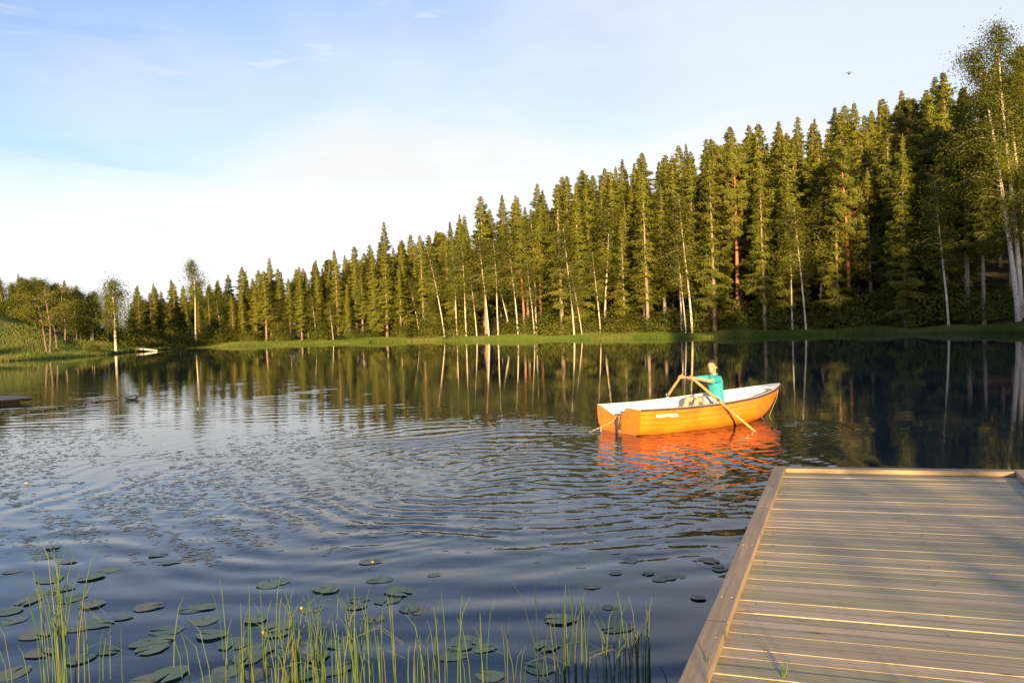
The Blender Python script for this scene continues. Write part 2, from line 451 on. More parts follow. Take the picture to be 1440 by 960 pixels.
# ------------------------------------------------------------------ shoreline and terrain
SH = [(-2600, 30), (-1600, 42), (-600, 62), (-200, 71), (0, 79), (90, 85), (150, 93), (190, 110), (260, 126), (340, 126), (430, 125), (480, 119), (600, 112), (700, 98), (800, 91), (880, 85), (960, 78), (1060, 74), (1200, 70), (1320, 63), (1440, 56), (1700, 44), (2200, 30), (3000, 20), (4500, 12)]
SHx = np.array([a for a, b in SH], float); SHy = np.array([b for a, b in SH], float)
HILLx = np.array([-600, 0, 90, 150, 220, 300, 420, 550, 700, 840, 1020, 1200, 1440, 2200.])
HILLh = np.array([6, 5.2, 3.6, 2.0, 1.5, 1.5, 3.0, 5.0, 8.0, 10.5, 13, 15, 17, 20.])
def shoreY(px): return np.interp(px, SHx, SHy)
def terr(px, Y):
    s = Y - shoreY(px)
    Hb = np.interp(px, HILLx, HILLh)
    z = np.where(s < 0, np.maximum(-1.6, s * 0.25), 0)
    z = np.where(s >= 0, 0.28 * (1 - np.exp(-s / 1.2)), z)
    k = np.clip((s - 3) / 50, 0, 1.6); lin = np.where(k < 1, k, 1 + (k - 1) * .35)
    left = np.interp(px, [60, 200], [1, 0])
    klt = np.clip((s - 1) / 26, 0, 1); klt = klt * klt * (3 - 2 * klt)
    z = z + np.where(s > 0, Hb * ((1 - left) * lin + left * klt), 0)
    z = z + np.where(s > 3, 0.25 * np.sin(px * .031 + Y * .2) * np.clip((s - 3) / 10, 0, 1), 0)
    return z
def tz(px, Y): return float(terr(np.array([px * 1.0]), np.array([Y * 1.0]))[0])
def XY(px, Y): return ((px - 720) / FPX * Y, Y)

# ground: near bank behind and under the camera, the lake bed, the far shores and hill: one sheet (polar from the camera)
pxs = np.concatenate([np.linspace(-2600, -300, 24), np.linspace(-280, 1740, 170), np.linspace(1800, 4500, 24)])
rows = [None]
def ground():
    ts = np.concatenate([np.linspace(0.03, .97, 14), 1 + np.linspace(-.02, .1, 14), 1.1 + np.geomspace(.02, 1.3, 36), [3.5, 6, 12, 25]])
    V = []
    for t in ts:
        Y = shoreY(pxs) * t
        Z = terr(pxs, Y)
        Z = np.where(Y < 2.6, np.maximum(Z, np.clip((2.6 - Y) * 1.5, -1.6, .32)), Z)
        V.append(np.stack([(pxs - 720) / FPX * Y, Y, Z], 1))
    V = np.array(V); nr, nc = V.shape[:2]
    idx = np.arange(nr * nc).reshape(nr, nc)
    q = np.stack([idx[:-1, :-1], idx[:-1, 1:], idx[1:, 1:], idx[1:, :-1]], -1).reshape(-1, 4)
    V = V.reshape(-1, 3)
    # bank sheet behind the camera
    gx = np.linspace(-120, 120, 60); gy = np.concatenate([np.linspace(-120, -5, 20), np.linspace(-4.5, 2.3, 16)])
    X, Y = np.meshgrid(gx, gy)
    Z = .34 + .03 * np.sin(X * .7) * np.cos(Y * .9) + np.where(Y > .6, -(Y - .6) * .5, 0) + np.where(Y < -4, (-4 - Y) * .012, 0)
    i2 = np.arange(X.size).reshape(X.shape) + len(V)
    q2 = np.stack([i2[:-1, :-1], i2[:-1, 1:], i2[1:, 1:], i2[1:, :-1]], -1).reshape(-1, 4)
    V = np.concatenate([V, np.stack([X, Y, Z], -1).reshape(-1, 3)])
    mt, nt, out = new_mat('ground')
    p = node(nt, "ShaderNodeBsdfPrincipled"); p.inputs["Roughness"].default_value = .95; p.inputs["Specular IOR Level"].default_value = .15
    geo = node(nt, "ShaderNodeNewGeometry")
    nz = node(nt, "ShaderNodeTexNoise"); nz.inputs["Scale"].default_value = .35; nz.inputs["Detail"].default_value = 6
    nt.links.new(geo.outputs["Position"], nz.inputs["Vector"])
    sx = node(nt, "ShaderNodeSeparateXYZ"); nt.links.new(geo.outputs["Position"], sx.inputs[0])
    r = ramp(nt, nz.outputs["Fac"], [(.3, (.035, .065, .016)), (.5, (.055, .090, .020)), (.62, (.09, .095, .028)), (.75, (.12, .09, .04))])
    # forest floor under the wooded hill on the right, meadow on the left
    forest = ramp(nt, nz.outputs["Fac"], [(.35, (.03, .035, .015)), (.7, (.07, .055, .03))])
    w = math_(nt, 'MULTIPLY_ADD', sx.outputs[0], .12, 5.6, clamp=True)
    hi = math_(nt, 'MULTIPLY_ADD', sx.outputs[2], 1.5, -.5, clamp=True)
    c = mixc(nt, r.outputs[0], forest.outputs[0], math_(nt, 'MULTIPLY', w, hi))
    nt.links.new(c, p.inputs["Base Color"]); nt.links.new(p.outputs[0], out.inputs[0])
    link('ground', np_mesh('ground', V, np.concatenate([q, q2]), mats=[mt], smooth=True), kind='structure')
ground()
# ------------------------------------------------------------------ forest
rs = random.Random(5)
Tx = [0, 100, 200, 300, 420, 550, 700, 840, 1020, 1200, 1440]
Th = [6.5, 7.0, 9.0, 10.8, 12.2, 14, 16, 16.8, 17.2, 17.7, 18]
def spruce_zone(px):
    if px < 180: return 'small conical spruce standing beyond the meadow on the left shore', 'spruces beyond the meadow'
    if px < 420: return None
    return None
def zlabel(kind, px, row):
    where = ('beyond the left meadow' if px < 185 else
             'of the low far end of the wood' if px < 420 else
             'of the middle wood left of the boat' if px < 830 else
             'of the high wood behind the boat' if px < 1130 else
             'of the dark wood at the right')
    depth = ('in front ' if row == 0 else 'inside ' if row < 4 else 'on the crest ')
    kd = {'spruce_tree': 'pointed green spruce', 'pine_tree': 'orange-trunked pine with tufted crown', 'birch_tree': 'slim white-trunked birch', 'broadleaf_tree': 'rounded leafy tree'}[kind]
    return f'{kd} {depth}{where}', f'{kd} {depth}{where}'
taken = []
def forest_tree(kind, px, Y, row, H=None, pr=None, label=None, name=None, sx=1.0, lock=False, rz=None):
    X, _ = XY(px, Y)
    T = H if H else np.interp(px, Tx, Th) * rs.uniform(.82, 1.12)
    if pr is None:
        pr = {'spruce_tree': rs.choice(P_SPR), 'pine_tree': rs.choice(P_PIN), 'birch_tree': rs.choice(P_BIR), 'broadleaf_tree': rs.choice(P_DEC)}[kind]
    base = {'spruce_tree': 18, 'pine_tree': 18, 'birch_tree': 12, 'broadleaf_tree': 9}[kind]
    l, g = zlabel(kind, px, row)
    if label: l, g = label, 'trees named one by one along the far shore'
    return place_tree(pr, X, Y, tz(px, Y) - .05, T / base, rs.uniform(-.45, .45) if kind == 'birch_tree' and rz is None else (rz if rz is not None else rs.uniform(0, 6.28)), name=name, sx=sx, label=l, cat='tree', group=g)

# trees one can single out, in the front of the wood
LEAN = lambda l, s, **k: proto('birch_tree', make_birch(12, s, lean=l, wob=.1, **k))
slimL = [LEAN(-.17, 400, zb=.5, nleaf=4500, R0=1.2), LEAN(-.07, 401, zb=.45, nleaf=5000, R0=1.4), LEAN(-.02, 402, zb=.5, nleaf=5000, R0=1.4), LEAN(.06, 403, zb=.5, nleaf=4500, R0=1.2)]
singles = [  # px, s behind the shoreline, kind, H, proto, label
    (626, 2.0, 'birch_tree', 12.0, slimL[0], 'pale trunk leaning far left out of the reeds, left of the straight pale trunks'),
    (643, 3.0, 'birch_tree', 11.0, slimL[2], 'straight pale trunk just right of the leftward leaning one'),
    (656, 4.0, 'birch_tree', 12.5, slimL[2], 'second straight pale trunk beside the leaning one, thin and bare low down'),
    (671, 2.5, 'birch_tree', 9.0, slimL[1], 'birch leaning left out over the reeds, trunk bent'),
    (688, 3.0, 'birch_tree', 13.0, slimL[1], 'forked pale birch, twin trunks splitting low above the reeds'),
    (701, 3.0, 'birch_tree', 12.0, slimL[2], 'upright birch to the right of the twin-trunked one'),
    (729, 3.0, 'birch_tree', 12.0, slimL[1], 'bright slightly leaning birch by the red-trunked pine on the middle shore'),
    (752, 2.5, 'birch_tree', 9.0, slimL[1], 'short leaning birch right of the middle red-trunked pine'),
    (755, 4.5, 'birch_tree', 14.0, slimL[2], 'taller upright birch next to the short leaning one'),
    (808, 2.0, 'birch_tree', 12.5, slimL[1], 'tall left-leaning birch of a pair before the bay of shade'),
    (819, 1.6, 'birch_tree', 7.0, slimL[0], 'shorter birch crossing under the tall left-leaning one'),
    (845, 2.5, 'birch_tree', 9.5, slimL[1], 'small bent birch between the crossing pair and the shaded bank'),
    (965, 2.2, 'birch_tree', 9.0, slimL[1], 'smaller birch of the pair left of the big bright spruce'),
    (974, 2.2, 'birch_tree', 13.5, slimL[1], 'taller birch of the pair left of the big bright spruce'),
    (1115, 2.2, 'birch_tree', 10.5, slimL[2], 'slender birch on the left of the white pair right of the boat bow'),
    (1134, 1.6, 'birch_tree', 11.5, slimL[1], 'whitest leaning birch of the pair right of the boat bow'),
    (1198, 5.0, 'birch_tree', 12.0, slimL[1], 'half shaded birch beside the red pine trunk in the dark wood'),
    (1335, 2.5, 'birch_tree', 12.0, slimL[1], 'birch with a tilted stem in front of the darkest part of the wood'),
    (1006, 3.5, 'spruce_tree', 18.0, P_OPN[0], 'big bright spruce with its pale trunk showing, front of the high slope'),
    (912, 3.5, 'spruce_tree', 17.0, P_OPN[2], 'spruce with a long bare lower trunk at the edge of the shaded bank'),
    (1076, 2.5, 'spruce_tree', 15.5, P_OPN[1], 'thin open spruce with a straight pale stem behind the boat bow'),
    (1180, 3.5, 'spruce_tree', 14.5, P_OPN[0], 'open spruce with side boughs and pale stem right of the white birch pair'),
    (1275, 3.0, 'spruce_tree', 16.5, P_SPR[4], 'narrow bright green spruce lit in front of the dark wood'),
    (1362, 5.0, 'spruce_tree', 19.0, P_SPR[7], 'tall spruce with a long bare trunk left of the great birches'),
    (1385, 4.0, 'spruce_tree', 14.0, P_SPR[7], 'thinner bare-stemmed spruce nearest the great birches'),
    (545, 6.0, 'spruce_tree', 17.5, P_SPR[6], 'spruce standing a head above its neighbours on the lower skyline'),
    (597, 5.0, 'spruce_tree', 15.0, P_OPN[2], 'narrow spruce with loose top on the lower skyline'),
    (1039, 6.0, 'pine_tree', 17.5, P_PIN[0], 'tall pine with a glowing orange trunk behind the big bright spruce'),
    (1194, 3.6, 'pine_tree', 16.5, P_PIN[1], 'pine with a crooked red trunk in the dark right-hand wood'),
    (738, 4.0, 'pine_tree', 14.5, P_PIN[2], 'pine with a red trunk low in the middle wood'),
    (762, 5.0, 'pine_tree', 13.0, P_PIN[0], 'slimmer red-trunked pine beside the middle birches'),
    (1020, 38.0, 'pine_tree', 16.5, P_PIN[2], 'highest feathery tree top on the crest left of the cloud gap'),
    (276, 3.0, 'birch_tree', 13.5, proto('birch_tree', make_birch(13.5, 410, zb=.55, R0=1.9, lean=-.0, nleaf=4600, r0=.115, ls=.08, clump=.4)), 'single tall birch with a bare white trunk and small airy crown above the low wood'),
    (163, 1.5, 'birch_tree', 8.8, proto('birch_tree', make_birch(9, 411, zb=.35, R0=2.4, lean=-.02, nleaf=7500, r0=.165, ls=.075, clump=.5)), 'broad birch with a thick bright trunk where the meadow meets the reeds'),
]
for px, s, kind, H, pr, lab in singles:
    Y = float(shoreY(px)) + s
    bs = {'spruce_tree': 18, 'pine_tree': 18, 'birch_tree': 12}[kind]
    if px == 276: bs = 13.5
    if px == 163: bs = 9
    X, _ = XY(px, Y)
    place_tree(pr, X, Y, tz(px, Y) - .05, H / bs, rs.uniform(-.3, .3) if kind == 'birch_tree' else (rs.uniform(-.25, .25) if pr in P_OPN else rs.uniform(0, 6)), label=lab, cat='tree', group='single trees along the far shore')
    taken.append((X, Y))

# the wood itself, row behind row up the hill
cnt = {}
rowspec = [(5, 2.4), (8.5, 2.6), (13, 3.3), (19, 4.2), (27, 5.0), (36, 4.8), (45, 3.8), (53, 3.5), (61, 3.8)]
for row, (s0, sp) in enumerate(rowspec):
    px = 190 + rs.uniform(0, 15)
    while px < 1520:
        Y = float(shoreY(px)) + s0 + rs.uniform(-1.6, 1.6)
        X, _ = XY(px, Y)
        step = sp * FPX / Y * rs.uniform(.75, 1.25) * (.8 if px < 420 and row < 4 else 1)
        near = min([(X - a) ** 2 + (Y - b) ** 2 for a, b in taken] + [99])
        if near > 1.6 ** 2 and not (px > 1392 and row < 2):
            r = rs.random()
            lowend = px < 420
            if row == 0: kind = 'birch_tree' if r < (.3 if lowend else .30) else ('broadleaf_tree' if r < (.42 if lowend else .35) else 'spruce_tree')
            elif row < 4: kind = 'birch_tree' if r < .20 else ('pine_tree' if r < .25 else ('broadleaf_tree' if r < .31 else 'spruce_tree'))
            else: kind = 'pine_tree' if r < .03 else 'spruce_tree'
            if lowend and row > 0: kind = 'broadleaf_tree' if r < .38 else ('birch_tree' if r < .55 else 'spruce_tree')
            f = 1.0 if not lowend else 1.08
            if kind == 'spruce_tree' and row == 0: f = rs.uniform(.75, 1.05)
            if kind == 'birch_tree': f = rs.uniform(.55, .85)
            if kind == 'broadleaf_tree': f = (rs.uniform(.3, .5) if row == 0 else rs.uniform(.6, .85)) if not lowend else rs.uniform(.5, .85)
            T = np.interp(px, Tx, Th) * f * rs.uniform(.78, 1.10) * (1.08 if rs.random() < .1 and kind == 'spruce_tree' else 1)
            opn = kind == 'spruce_tree' and row < 2 and rs.random() < .3
            forest_tree(kind, px, Y, row, H=float(T), sx=rs.uniform(1.0, 1.35), pr=rs.choice(P_OPN) if opn else (rs.choice(slimL) if kind == 'birch_tree' and row == 0 else None), rz=rs.uniform(-.5, .5) if opn else None)
            taken.append((X, Y)); cnt[kind] = cnt.get(kind, 0) + 1
        px += step

# left shore: loose wood beyond the meadow
for row, (s0, sp) in enumerate([(25, 2.0), (29, 2.2), (34, 2.4), (40, 2.6), (47, 3.0)]):
    px = -60 + rs.uniform(0, 20)
    while px < 172:
        Y = 84 + s0 + rs.uniform(-2, 2) + (5 if px > 120 else 0) - (7 if px > 100 else 0)
        Y = max(Y, float(shoreY(px)) + 17)
        r = rs.random()
        kind = 'broadleaf_tree' if r < .45 else ('spruce_tree' if r < .8 else 'birch_tree')
        base = 6.4 if px < 80 else 6.8 if px < 130 else 7.2
        T = base * rs.uniform(.75, 1.1) * (.9 if kind == 'broadleaf_tree' else 1)
        forest_tree(kind, px, Y, 1, H=T); cnt[kind] = cnt.get(kind, 0) + 1
        px += sp * FPX / Y * rs.uniform(.7, 1.2)
print('trees', cnt)

# the dense rounded tree, the old leaning snags on the meadow
Y = 104; X, _ = XY(45, Y)
place_tree(proto('broadleaf_tree', make_birch(9, 421, zb=.12, R0=3.6, nleaf=14000, leafmat='bush', barkm='spruce_bark', ls=.09, asc=1.2, clump=.7)), X, Y, tz(45, Y), .60, .4,
           label='large rounded leafy tree at the top of the green meadow', cat='tree')
def snag(px, Y, H, label, lean=0.0, leaves=False, seed=1):
    global rng
    rng = np.random.default_rng(seed)
    tmb, pos, rr = trunk_mesh('t', H, .095, None, lean=(lean, 0), wob=.4, r1=.022)
    X, _ = XY(px, Y)
    root = empty('dead_tree' if not leaves else 'old_birch', (X, Y, tz(px, Y) - .05), label=label, cat='tree')
    br = MB(); L = Leaves()
    for i in range(18 if leaves else 13):
        t = rng.uniform(.25, .98); az = rng.uniform(0, 6.28); l = rng.uniform(.6, 1.9) * (1.3 if leaves else .7); p = pos(t)
        e = p + np.array([math.cos(az) * l, math.sin(az) * l, l * rng.uniform(.0, .7)]); mid = (p + e) / 2 + rng.normal(0, .12, 3)
        br.tube([p, mid, e], [.05, .03, .01], n=4)
        if leaves:
            n = 130; P = e + rng.normal(0, .45, (n, 3)) * np.array([1.3, 1.3, .5])
            a = norm(rng.normal(0, 1, (n, 3))); w = norm(np.cross(a, rng.normal(0, 1, (n, 3)))); L.add(P, a * .085, w * .06)
    b0 = len(tmb.v); tmb.v += br.v; tmb.f += [tuple(b0 + i for i in f) for f in br.f]; tmb.m += br.m
    child('trunk', tmb.mesh('trunk', [M['dead_bark']], smooth=True, clean=False), root)
    if leaves:
        v, q = L.arrays(); child('crown', set_normals(np_mesh('crown', v, q, mats=[M['bush']]), L.N), root)
snag(70, 88.5, 7.6, 'old bare tree with a broken reddish top, standing low on the meadow by the water', .02, False, 3)
snag(66, 88.8, 6.2, 'twisted old tree leaning left with flat shelves of leaves, beside the bare broken one', -.22, True, 4)
snag(80, 92, 6.0, 'second bare snag with a dark split tip, just right of the broken reddish one', .03, False, 6)
snag(92, 100, 6.4, 'small open-crowned tree with a few pink-brown leaf clumps against the sky', .05, True, 8)

# shrubs along the waterside
shl = [(x, s) for x, s in [(205, 3), (222, 4), (236, 2.5), (248, 3), (262, 2.2), (292, 3), (310, 3), (352, 3.2), (396, 3.6), (452, 3), (498, 3.4), (520, 3), (565, 3.6), (607, 4), (650, 4.2), (715, 4), (742, 4.5), (775, 4), (800, 4.5), (832, 4), (870, 4.2), (893, 3.6), (925, 4), (948, 4.5), (990, 4), (1030, 4.4), (1055, 4), (1092, 4.5), (1105, 4), (1150, 3.5), (1165, 4.2), (1215, 4), (1240, 4), (1262, 4.6), (1300, 4), (1345, 5), (1410, 5), (130, 3), (-20, 23), (4, 24), (24, 24), (60, 24), (84, 25), (104, 25), (122, 26), (142, 26), (160, 18), (178, 9)]]
for i, (px, s) in enumerate(shl):
    Y = float(shoreY(px)) + s + .4; X, _ = XY(px, Y)
    where = 'along the top of the left meadow under the trees' if s > 8 else 'at the low left end of the wood by the pale log' if px < 340 else 'under the trees of the middle shore' if px < 860 else 'under the trees behind the boat' if px < 1110 else 'in deep shade under the right-hand wood'
    lab = f'leafy waterside shrub {where}'
    if px == 130: lab = 'low pale green shrub lying at the foot of the meadow beside the thick-trunked birch'
    place_tree(P_BUS[i % 3], X, Y, tz(px, Y) - .1, rs.uniform(.8, 1.5) * (.6 if px == 130 else 1), rs.uniform(0, 6), sx=rs.uniform(.9, 1.3), label=lab, cat='shrub', group=lab)

# the two great birches on the right, one thing each
bb = [(1434, 61.0, 21.0, -.125, 501, 'great white birch at the far right, the left of two forking stems'),
      (1437, 61.4, 22.0, -.080, 502, 'great white birch on the far right, the taller straighter stem'),
      (1446, 63.5, 17.0, -.05, 503, 'dark-barked thinner birch behind the two great white birches')]
for px, Y, H, ln, sd, lab in bb:
    pr = proto('birch_tree', make_birch(H, sd, zb=.28, R0=2.9, lean=ln, nleaf=20000, r0=.19, ls=.064, clump=.48, wob=.2))
    X, _ = XY(px, Y)
    place_tree(pr, X, Y, tz(px, Y) - .1, 1.0, 0.0, label=lab, cat='tree', group='tall birches at the right end of the lake')

# shore grass and reeds: one sheet of uncountable blades
rngg = np.random.default_rng(77)
def blades(name, px0, px1, n, s0, s1, h0, h1, mat, w=.05, bend=.12):
    px = rngg.uniform(px0, px1, n); Y = shoreY(px) + rngg.uniform(s0, s1, n)
    X = (px - 720) / FPX * Y; Z = np.maximum(terr(px, Y), -.05)
    h = rngg.uniform(h0, h1, n) * (0.8 + .35 * np.sin(px * .05) * np.sin(px * .013 + 1))
    bx = rngg.normal(0, bend, n) * h; by = rngg.normal(0, bend, n) * h
    v = np.stack([np.stack([X - w / 2, Y, Z], 1), np.stack([X + w / 2, Y, Z], 1), np.stack([X + bx + w * .2, Y + by, Z + h], 1), np.stack([X + bx - w * .2, Y + by, Z + h], 1)], 1).reshape(-1, 3)
    q = np.arange(len(v)).reshape(-1, 4)
    return v, q
M['reed'] = foliage('reed_blades', (.070, .120, .022), (.095, .14, .028), (.20, .19, .07), .3, .12)
v1, q1 = blades('a', 190, 1010, 42000, -1.0, 2.4, .22, .50, None, w=.05)
v2, q2 = blades('b', 190, 520, 14000, -3.5, .5, .18, .42, None, w=.06)
v4, q4 = blades('c', 1010, 1560, 14000, -.3, 2.6, .2, .5, None, w=.05)
v3, q3 = blades('d', -150, 190, 16000, -.2, 18, .12, .35, None, w=.05)
vs = [v1, v2, v3, v4]; qs = []; o = 0
for v, q in zip(vs, (q1, q2, q3, q4)): qs.append(q + o); o += len(v)
link('shore_grass', np_mesh('shore_grass', np.concatenate(vs), np.concatenate(qs), mats=[M['reed']]), label='bright green grass and reeds along the far waterline', cat='grass', kind='stuff')

# pale log on the bank
lm = MB(); a = W(193, 488, 108); a.z = .34; b = W(221, 492, 105); b.z = .12
lm.tube([a, a.lerp(b, .3) + Vector((0, 0, .06)), a.lerp(b, .7), b], [.16, .15, .11, .06], n=9)
M['white_log'] = simple('bleached_wood', (.72, .66, .56), .8, .2, 3)
lg = link('fallen_log', lm.mesh('log', [M['white_log']], smooth=True), label='bleached pale log lying on the reedy bank near the thick-trunked birch', cat='log')

# trees behind the photographer that shade the right half of the view
for i, (x, y, h) in enumerate([(12.5, -16, 17.5), (16.5, -20, 19), (20, -15, 19.5), (24, -19, 22), (27.5, -15, 22), (31.5, -20, 26), (35, -15, 23), (39, -19, 23), (43, -15, 21), (47, -19, 23), (51, -15, 22)]):
    place_tree(P_SPR[(4, 0, 3)[i % 3]], x, y, .5, h / 18, i * 1.3, sx=1.9, label='tall spruce on the near bank behind the jetty, shading the far right shore', cat='tree', group='spruces on the near bank')
for i, (x, y, h) in enumerate([(-52, -14, 14.6), (-58, -12, 15.4), (-64, -15, 16), (-47.5, -12, 13.6), (-70, -13, 16.5)]):
    place_tree(P_DEC[i % 3], x, y, .5, h / 9, i * 1.3, label='leafy tree on the near bank left of the jetty, shading the meadow foot', cat='tree', group='leafy trees on the near bank')
for i, (x, y, k, sx_, lab) in enumerate([(2.35, -18, 1.80, .62, 'first of four unseen shrubs added to shade the deck, nearest the jetty'), (4.4, -18.3, 1.84, .67, 'second of four unseen shrubs added to shade the deck'), (6.7, -18, 1.78, .76, 'third of four unseen shrubs added to shade the deck'), (9.3, -18.4, 1.85, .85, 'last of four unseen shrubs added to shade the deck, beside the spruces')]):  # unseen blockers, heights and widths shaped to drop shade on the jetty deck
    place_tree(P_BUS[i % 3], x, y, .4, k, i * 1.1, sx=sx_, label=lab, cat='shrub', group='unseen shrubs added to shade the deck')
# ------------------------------------------------------------------ water
rngw = np.random.default_rng(5)
def sstep(a, b, x):
    t = np.clip((x - a) / (b - a), 0, 1); return t * t * (3 - 2 * t)
_sw = []
for i in range(14):      # long lazy ripples that reach the jetty
    lam = rngw.uniform(.28, .75); th = rngw.normal(PI / 2, .20); _sw.append((2 * PI / lam * math.cos(th), 2 * PI / lam * math.sin(th), rngw.uniform(0, 6.28), lam))
_ch = []
for i in range(46):      # crossing chop left by the oars
    lam = rngw.uniform(.10, .26); th = rngw.uniform(0.15, PI - .15) if i % 2 else rngw.normal(PI / 2, .35); _ch.append((2 * PI / lam * math.cos(th), 2 * PI / lam * math.sin(th), rngw.uniform(0, 6.28), lam))
# rings: (x, y, inner radius, outer radius, wavelength, slope)
RINGS = [(-.1, 10.4, .6, 4.9, .38, .075), (.9, 11.6, .3, 3.2, .24, .055), (.2, 8.7, .4, 3.8, .30, .040), (4.52, 13.15, .1, 1.7, .22, .10),
         (2.0, 12.6, .3, 3.4, .26, .045), (2.2, 9.6, .2, 2.6, .23, .035), (-2.2, 9.4, .3, 2.6, .30, .030), (1.2, 14.2, .5, 5.0, .34, .028), (-.1, 10.4, 3.4, 8.5, .42, .040), (-1.6, 8.2, .3, 2.4, .22, .03)]
EDGE_X = [-600, 0, 300, 450, 520, 580, 700, 830, 900, 1060, 1120, 1200, 1300, 1440, 1900]
EDGE_Y = [60, 46, 40, 33, 26, 21, 18.5, 16.6, 14, 13.6, 13.0, 11.2, 9.0, 6.6, 5]
def wheight(X, Y):
    X = np.asarray(X, float); Y = np.asarray(Y, float)
    u = X / np.maximum(Y, .3) * FPX + 720
    edge = np.interp(u, EDGE_X, EDGE_Y)
    m = 1 - sstep(edge * .88, edge * 1.06, Y)                       # disturbed water this side of a line
    z = np.zeros_like(X)
    near = sstep(10.5, 5.5, Y) if False else 1 - sstep(5.0, 10.5, Y)
    far = sstep(13, 20, Y)
    aS = (.0050 * near + .0018 + .0018 * far * m) * (0.25 + .75 * m) * (1 - sstep(45, 70, Y))
    patch = .55 + .45 * np.sin(X * .9 + 1.3 * np.sin(Y * .5)) * np.sin(Y * .7 + 2)
    for kx, ky, ph, lam in _sw:
        z += aS * lam / (2 * PI) * np.sin(kx * X + ky * Y + ph + .5 * np.sin(X * .8 + ph)) * (.5 + patch)
    core = np.exp(-(((X - .9) / 4.6) ** 2 + ((Y - 11.0) / 4.2) ** 2) ** 1.4)
    aC = (.0052 * core + .0010 * (1 - near)) * m
    aC = aC * (.55 + .9 * patch)
    for kx, ky, ph, lam in _ch:
        z += aC * lam / (2 * PI) * np.sin(kx * X + ky * Y + ph + .8 * np.sin(X * 1.3 + Y * .7 + ph))
    mr = 0.05 + .95 * m
    for cx, cy, r0, r1, lam, sl in RINGS:
        r = np.hypot(X - cx, Y - cy) + .16 * np.sin(1.3 * X + 2.1 * Y + cx * 3) + .10 * np.sin(2.9 * X - 1.7 * Y + cy)
        env = sstep(r0 * .5, r0 + .3, r) * (1 - sstep(r1 * .6, r1, r))
        brk = .65 + .35 * np.sin(3 * np.arctan2(Y - cy, X - cx) + cx * 5 + r * .8)
        mm_ = mr if (cx, cy) != (4.52, 13.15) else 1.0
        z += sl * lam / (2 * PI) * env * brk * np.cos(2 * PI * r / lam + .6 * np.sin(r * 1.7)) * mm_
    # wobble in the calm dark water off the jetty corner
    z += .004 * .5 / (2 * PI) * np.sin(9 * X + 3 * np.sin(Y * 2.1)) * np.sin(11 * Y + 2 * X) * (1 - sstep(6.5, 11, Y))
    return z

def water_mat():
    mt, nt, out = new_mat('lake_water')
    p = node(nt, "ShaderNodeBsdfPrincipled")
    p.inputs["Base Color"].default_value = (.006, .018, .036, 1); p.inputs["Roughness"].default_value = .02; p.inputs["IOR"].default_value = 1.333
    geo = node(nt, "ShaderNodeNewGeometry")
    hs = []
    for scl, sc3, det in ((1.0, (2.2, 4.5, 1), 3), (1.0, (9, 13, 1), 2)):
        mp = node(nt, "ShaderNodeMapping"); mp.inputs["Scale"].default_value = sc3
        nt.links.new(geo.outputs["Position"], mp.inputs["Vector"])
        nz = node(nt, "ShaderNodeTexNoise"); nz.inputs["Scale"].default_value = scl; nz.inputs["Detail"].default_value = det
        nt.links.new(mp.outputs[0], nz.inputs["Vector"]); hs.append(nz.outputs["Fac"])
    # light air over the left, brighter half of the lake; near mirror on the right
    sx = node(nt, "ShaderNodeSeparateXYZ"); nt.links.new(geo.outputs["Position"], sx.inputs[0])
    ratio = math_(nt, 'DIVIDE', sx.outputs[0], math_(nt, 'MAXIMUM', sx.outputs[1], 1.0))
    left = math_(nt, 'MULTIPLY_ADD', ratio, -3.2, .1, clamp=True)
    nearw = math_(nt, 'MULTIPLY_ADD', sx.outputs[1], -1 / 22.0, 50 / 22.0, clamp=True)
    amp = math_(nt, 'MULTIPLY', left, nearw)
    h1 = math_(nt, 'MULTIPLY', hs[0], math_(nt, 'MULTIPLY_ADD', amp, .0013, .0005))
    dx_ = math_(nt, 'MULTIPLY', math_(nt, 'SUBTRACT', sx.outputs[0], .9), .20); dy_ = math_(nt, 'MULTIPLY', math_(nt, 'SUBTRACT', sx.outputs[1], 10.6), .23)
    rad = math_(nt, 'ADD', math_(nt, 'MULTIPLY', dx_, dx_), math_(nt, 'MULTIPLY', dy_, dy_))
    corem = math_(nt, 'SUBTRACT', 1.0, rad, clamp=True)
    h2 = math_(nt, 'MULTIPLY', hs[1], math_(nt, 'MULTIPLY_ADD', corem, .0019, .00022))
    h = math_(nt, 'ADD', h1, h2)
    b = node(nt, "ShaderNodeBump"); b.inputs["Strength"].default_value = 1.0; b.inputs["Distance"].default_value = 1.0
    nt.links.new(h, b.inputs["Height"]); nt.links.new(b.outputs[0], p.inputs["Normal"])
    nt.links.new(p.outputs[0], out.inputs[0])
    return mt
def build_water():
    rr = np.concatenate([np.exp(np.arange(math.log(1.6), math.log(34), .0027)), np.geomspace(34.5, 70, 60), np.geomspace(72, 210, 24)])
    uu = np.concatenate([np.linspace(-6, -1.05, 26), np.linspace(-1.0, -.72, 40)[:-1], np.linspace(-.72, .72, 900), np.linspace(.72, 1.0, 40)[1:], np.linspace(1.05, 6, 26)])
    Y, U_ = np.meshgrid(rr, uu, indexing='ij')
    X = U_ * Y; Z = wheight(X, Y)
    nr, nc = X.shape
    idx = np.arange(nr * nc).reshape(nr, nc)
    q = np.stack([idx[:-1, :-1], idx[:-1, 1:], idx[1:, 1:], idx[1:, :-1]], -1).reshape(-1, 4)
    v = np.stack([X, Y, Z], -1).reshape(-1, 3)
    link('lake_water', np_mesh('lake_water', v, q, mats=[water_mat()], smooth=True), kind='structure')
build_water()

